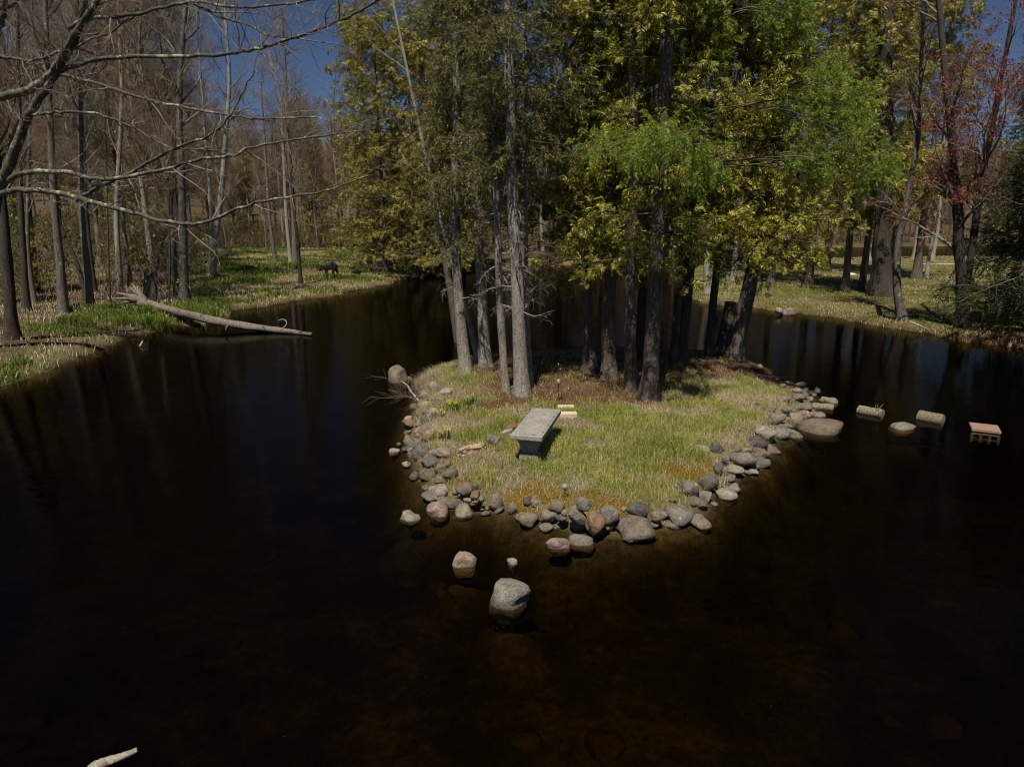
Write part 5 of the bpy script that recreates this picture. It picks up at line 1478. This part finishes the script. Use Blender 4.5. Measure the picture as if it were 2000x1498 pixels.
# left-bank snag at the log root
b = ground_at(292, 592)
pts = np.array([b, PY(293, 560, b[1]), PY(290, 534, b[1])]) - b
V, F, c, rad = trunk_geo(pts, 0.24, 0.16, 13, 14, 0.6, 0.4, 12, 0.1)
V = V.reshape(14, 13, 3); V[-1, :, 2] += np.random.default_rng(2).uniform(-0.15, 0.25, 13)
tag(link('tree_stump', join([(V.reshape(-1, 3), F)]).mesh('tree_stump'), BARK_GREY, None, tuple(b)), 'broken grey stump behind the root end of the fallen log', 'stump')

# brushwood in the water by the island corner
rng = np.random.default_rng(64)
bpos = P(820, 786, 0.03)
mainp = [P(821, 787, 0.06), P(812, 775, 0.12), P(803, 765, 0.2), P(796, 753, 0.25), P(784, 745, 0.25)]
brt = root('dead_branch', tuple(bpos), 'dead twiggy branch lying half in the water by the tall tan boulder', 'branch')
c = catmull(np.array(mainp) - bpos, 14)
rd = np.linspace(0.022, 0.012, 14)
g = Geo(); g.add(*tubes(c[None], rd[None], 7)); link('stem', g.mesh('stem'), WOOD_PALE, brt)
A, Ra = grow(c[None], rd[None], 16, 0.02, 0.95, 0.25, 0.8, (30, 80), 0.0, 6, rng, 0.5, 0.42)
A[:, :, 0] -= np.linspace(0, 1, 6)[None] * rng.uniform(0, .5, len(A))[:, None]; A[:, :, 2] = np.clip(A[:, :, 2] * 0.7, -0.12, 0.35)
B, Rb = grow(A, Ra, 5, 0.2, 1, 0.1, 0.4, (25, 70), 0.1, 4, rng, 0.6, 0.2)
g = Geo(); g.add(*tubes(A, np.maximum(Ra, .005), 4)); g.add(*tubes(B, np.maximum(Rb, .0035), 3))
link('twigs', g.mesh('twigs'), TWIG_DARK, brt)

# pale stick poking into view near the camera, and sticks near shores
pole_object('driftwood_stick', [P(150, 1530, -0.05), P(190, 1494, 0.05), P(230, 1480, 0.10), P(268, 1464, 0.13)], [.04, .036, .028, .018], 10, bark_mat('pale_stick', (0.14, 0.115, 0.085), (0.46, 0.40, 0.32), None, 2.5, .6), 'pale broken driftwood stick poking from the water nearest the camera', 'stick', jit=.09)
pole_object('pole', [P(1776, 628, 0.35), P(1800, 638, 0.22), P(1824, 650, 0.0)], [.03, .028, .02], 7, WOOD_PALE, 'thin pale pole slanting from the lawn bank into the water', 'stick')
pole_object('stick', [P(273, 677, 0.0), P(278, 668, .12), P(285, 655, .3)], [.03, .025, .015], 6, WOOD_PALE, 'short pale stub poking from water below the fallen log', 'stick')
pole_object('stick', [P(270, 600 + 20, 0.3), ground_at(285, 590) + [0, 0, .8], ground_at(300, 566) + [0, 0, 1.0]], [.02, .016, .012], 6, TWIG_DEAD, 'thin grey pole leaning on the bank left of the log root', 'stick') if False else None
p1 = ground_at(73, 640)
pole_object('stick', [p1, PY(82, 610, p1[1]), PY(97, 565, p1[1])], [.02, .016, .010], 6, TWIG_DEAD, 'thin grey pole leaning upright on the bank between the first trunks', 'stick')
p1 = ground_at(1785, 553)
pole_object('marker_stake', [p1, PY(1785, 549, p1[1]), PY(1786, 544, p1[1])], [.03, .03, .03], 6, WOOD_PALE, 'thin pale marker stake standing in the lawn', 'stake')
for (px_, py_, s_, lab) in ((1662, 538, 0.34, 'white scrap lying on the lawn behind the cedars'), (1931, 528, 0.26, 'pale white rock on the lawn behind the red maple')):
    p = ground_at(px_, py_)
    tag(link('pale_rock', stone_mesh(s_, s_ * .6, s_ * .35, int(px_), 0.9, 2), plain_mat('white_rock', (0.55, 0.53, 0.5), (0.8, 0.79, 0.77), 8), None, (p[0], p[1], p[2] + 0.06)), lab, 'rock')

# daffodils
YEL = leaf_mat('daffodil_yellow', (0.48, 0.34, 0.015), (0.62, 0.48, 0.02), (0.75, 0.62, 0.04), 0.3, 2.0)
DLEAF = leaf_mat('daffodil_leaves', (0.02, 0.055, 0.012), (0.04, 0.09, 0.02), (0.08, 0.14, 0.03), 0.3, 2.0)
def daffodils(px_, py_, nf, spread, label, seed, hs=0.2):
    rng = np.random.default_rng(seed)
    p = ground_at(px_, py_)
    rt = root('daffodil_clump', tuple(p), label, 'flowers', 'daffodils on the island')
    n = 26 + nf * 8
    x = p[0] + rng.normal(0, spread, n); y = p[1] + rng.normal(0, spread * 0.6, n)
    o = blades('leaves', x - p[0], y - p[1], hs * rng.uniform(0.6, 1.1, n), 0.013, DLEAF, rng, 0.5, z=height(x, y) - p[2], parent=rt)
    for q in range(nf):
        fx_, fy_ = rng.normal(0, spread * 1.0), rng.normal(0, spread * 0.6)
        g0 = hz(p[0] + fx_, p[1] + fy_) - p[2]; hh = hs * rng.uniform(0.75, 1.15)
        st_ = Geo(); st_.add(*tubes(np.array([[[fx_, fy_, g0], [fx_ + .005, fy_, g0 + hh * .6], [fx_ + .01, fy_ - .015, g0 + hh]]]), np.full((1, 3), .0035), 4))
        so = link('stem', st_.mesh('stem'), DLEAF, rt)
        fg = Geo(); cpt = np.array([fx_ + .01, fy_ - .02, g0 + hh])
        nrm = unit(np.array([rng.normal(0, .5), -1, rng.uniform(0.1, .7)])); u = unit(np.cross(nrm, [0, 0, 1])); w_ = np.cross(u, nrm)
        for s_ in range(6):
            a = s_ * math.pi / 3
            d_ = u * math.cos(a) + w_ * math.sin(a); e_ = u * -math.sin(a) + w_ * math.cos(a)
            fg.add([cpt, cpt + d_ * .016 + e_ * .010, cpt + d_ * .031, cpt + d_ * .016 - e_ * .010], [[0, 1, 2, 3]])
        V, F = tubes(np.array([[cpt, cpt + nrm * .015, cpt + nrm * .03]]), np.array([[.007, .008, .011]]), 8); fg.add(V, F)
        link('bloom', fg.mesh('bloom', smooth=False), YEL, so)
daffodils(889, 802, 7, 0.12, 'large clump of yellow daffodils near the upper shore', 1)
daffodils(918, 792, 2, 0.06, 'small daffodil tuft right of the large clump', 2)
daffodils(869, 862, 4, 0.08, 'lower clump of yellow daffodils beside the peach stones', 3)
daffodils(848, 815, 3, 0.10, 'scattered daffodils at the stones below the large clump', 4, 0.13)
daffodils(838, 735, 2, 0.05, 'lone daffodils on the grassy back corner of the island', 5, 0.16)

# tall dry tuft over the corner stones, as part of the island's grass
rng = np.random.default_rng(6)
x = P(833, 742, .15)[0] + rng.normal(0, .16, 900); y = P(833, 742, .15)[1] + rng.normal(0, .22, 900)
blades('dry_grass_tuft', x, y, rng.uniform(.15, .4, 900), .006, MAT_STRAW, rng, .9, 'tall pale dry grass tuft at the back corner of the island', 'grass')

# floating specks on the pond: pollen, catkins and leaf scraps
rng = np.random.default_rng(12)
n = 260
yy = rng.uniform(4.2, 12, n); xx = yy * rng.uniform(-.8, .8, n)
ok = sdist(xx, yy, ISLAND) < -0.3
xx, yy = xx[ok], yy[ok]; n = len(xx)
a = rng.uniform(0, 6.28, n); s_ = rng.uniform(.0015, .0045, n)
d1 = np.stack([np.cos(a), np.sin(a), 0 * a], 1) * s_[:, None]; d2 = np.stack([-np.sin(a), np.cos(a), 0 * a], 1) * s_[:, None] * .6
p = np.stack([xx, yy, np.full(n, .004)], 1)
g = Geo(); g.add(np.stack([p - d1, p - d2, p + d1, p + d2], 1).reshape(-1, 3), np.arange(n * 4).reshape(-1, 4))
tag(link('floating_specks', g.mesh('floating_specks', smooth=False), leaf_mat('pollen_specks', (.16, .12, .04), (.32, .25, .1), (.5, .42, .22), .1)), 'tiny pale specks of pollen and leaf floating on the pond', 'specks', kind='stuff')

# ================================================================== BEARS
FUR = M('black_fur')
fn = FUR.noise(FUR.coord('Object', (1, 1, 1)), 40, 4, .7)
FUR.base(FUR.ramp(fn, [(.3, (.004, .004, .0045)), (.7, (.018, .017, .017))])); FUR.bump(fn, .6, .02); FUR.b.inputs['Roughness'].default_value = .65; FUR.b.inputs['Specular IOR Level'].default_value = .2

def bear(px_, py_, length, label, name, cat, rz=0.0, sunk=0.0):
    """walking bear, head low, facing -X; one continuous skinned mesh"""
    p = ground_at(px_, py_)
    L = length
    joints = [  # x, y, z, radius (units of body length)
        (0.02, 0.0, 0.43, .215),   # 0 belly centre (root)
        (0.24, 0.0, 0.47, .215),   # 1 rump
        (0.38, 0.0, 0.40, .130),   # 2 hind
        (-0.20, 0.0, 0.40, .190),  # 3 shoulders
        (-0.38, 0.0, 0.35, .135),  # 4 neck
        (-0.49, 0.0, 0.29, .105),  # 5 head
        (-0.58, 0.0, 0.20, .060),  # 6 muzzle
        (-0.62, 0.0, 0.15, .038),  # 7 nose
        (0.27, .11, 0.28, .125), (0.36, .12, 0.14, .075), (0.42, .12, 0.05, .060), (0.37, .12, 0.02, .042),
        (0.25, -.11, 0.28, .125), (0.19, -.12, 0.14, .078), (0.17, -.12, 0.05, .060), (0.12, -.12, 0.02, .042),
        (-0.21, .11, 0.24, .105), (-0.25, .11, 0.12, .070), (-0.27, .11, 0.04, .058), (-0.32, .11, 0.02, .042),
        (-0.20, -.11, 0.24, .105), (-0.16, -.11, 0.12, .070), (-0.15, -.11, 0.04, .058), (-0.20, -.11, 0.02, .042),
        (-0.45, .085, 0.39, .032), (-0.45, -.085, 0.39, .032),   # ears
        (0.49, 0, 0.39, .03),       # tail stub
    ]
    edges = [(0, 1), (1, 2), (0, 3), (3, 4), (4, 5), (5, 6), (6, 7), (1, 8), (8, 9), (9, 10), (10, 11), (1, 12), (12, 13), (13, 14), (14, 15),
             (3, 16), (16, 17), (17, 18), (18, 19), (3, 20), (20, 21), (21, 22), (22, 23), (5, 24), (5, 25), (2, 26)]
    me = bpy.data.meshes.new(name)
    me.from_pydata([(a * L, b_ * L, c_ * L) for a, b_, c_, _ in joints], edges, [])
    o = link(name, me, None, None, (p[0], p[1], p[2] - sunk), (0, 0, rz))
    md = o.modifiers.new('skin', 'SKIN'); md.use_smooth_shade = True
    for k, sv in enumerate(me.skin_vertices[0].data):
        sv.radius = (joints[k][3] * L, joints[k][3] * L); sv.use_root = (k == 0)
    s2 = o.modifiers.new('subdivision', 'SUBSURF'); s2.levels = 2; s2.render_levels = 2
    me.materials.append(FUR.m)
    return tag(o, label, cat)
bear(645, 535, 1.12, 'large black bear walking with lowered head on the clearing', 'bear', 'bear', R(4))
bear(697, 538, 0.60, 'small black bear cub half hidden in grass behind the large bear', 'bear_cub', 'bear', R(-12), 0.0)
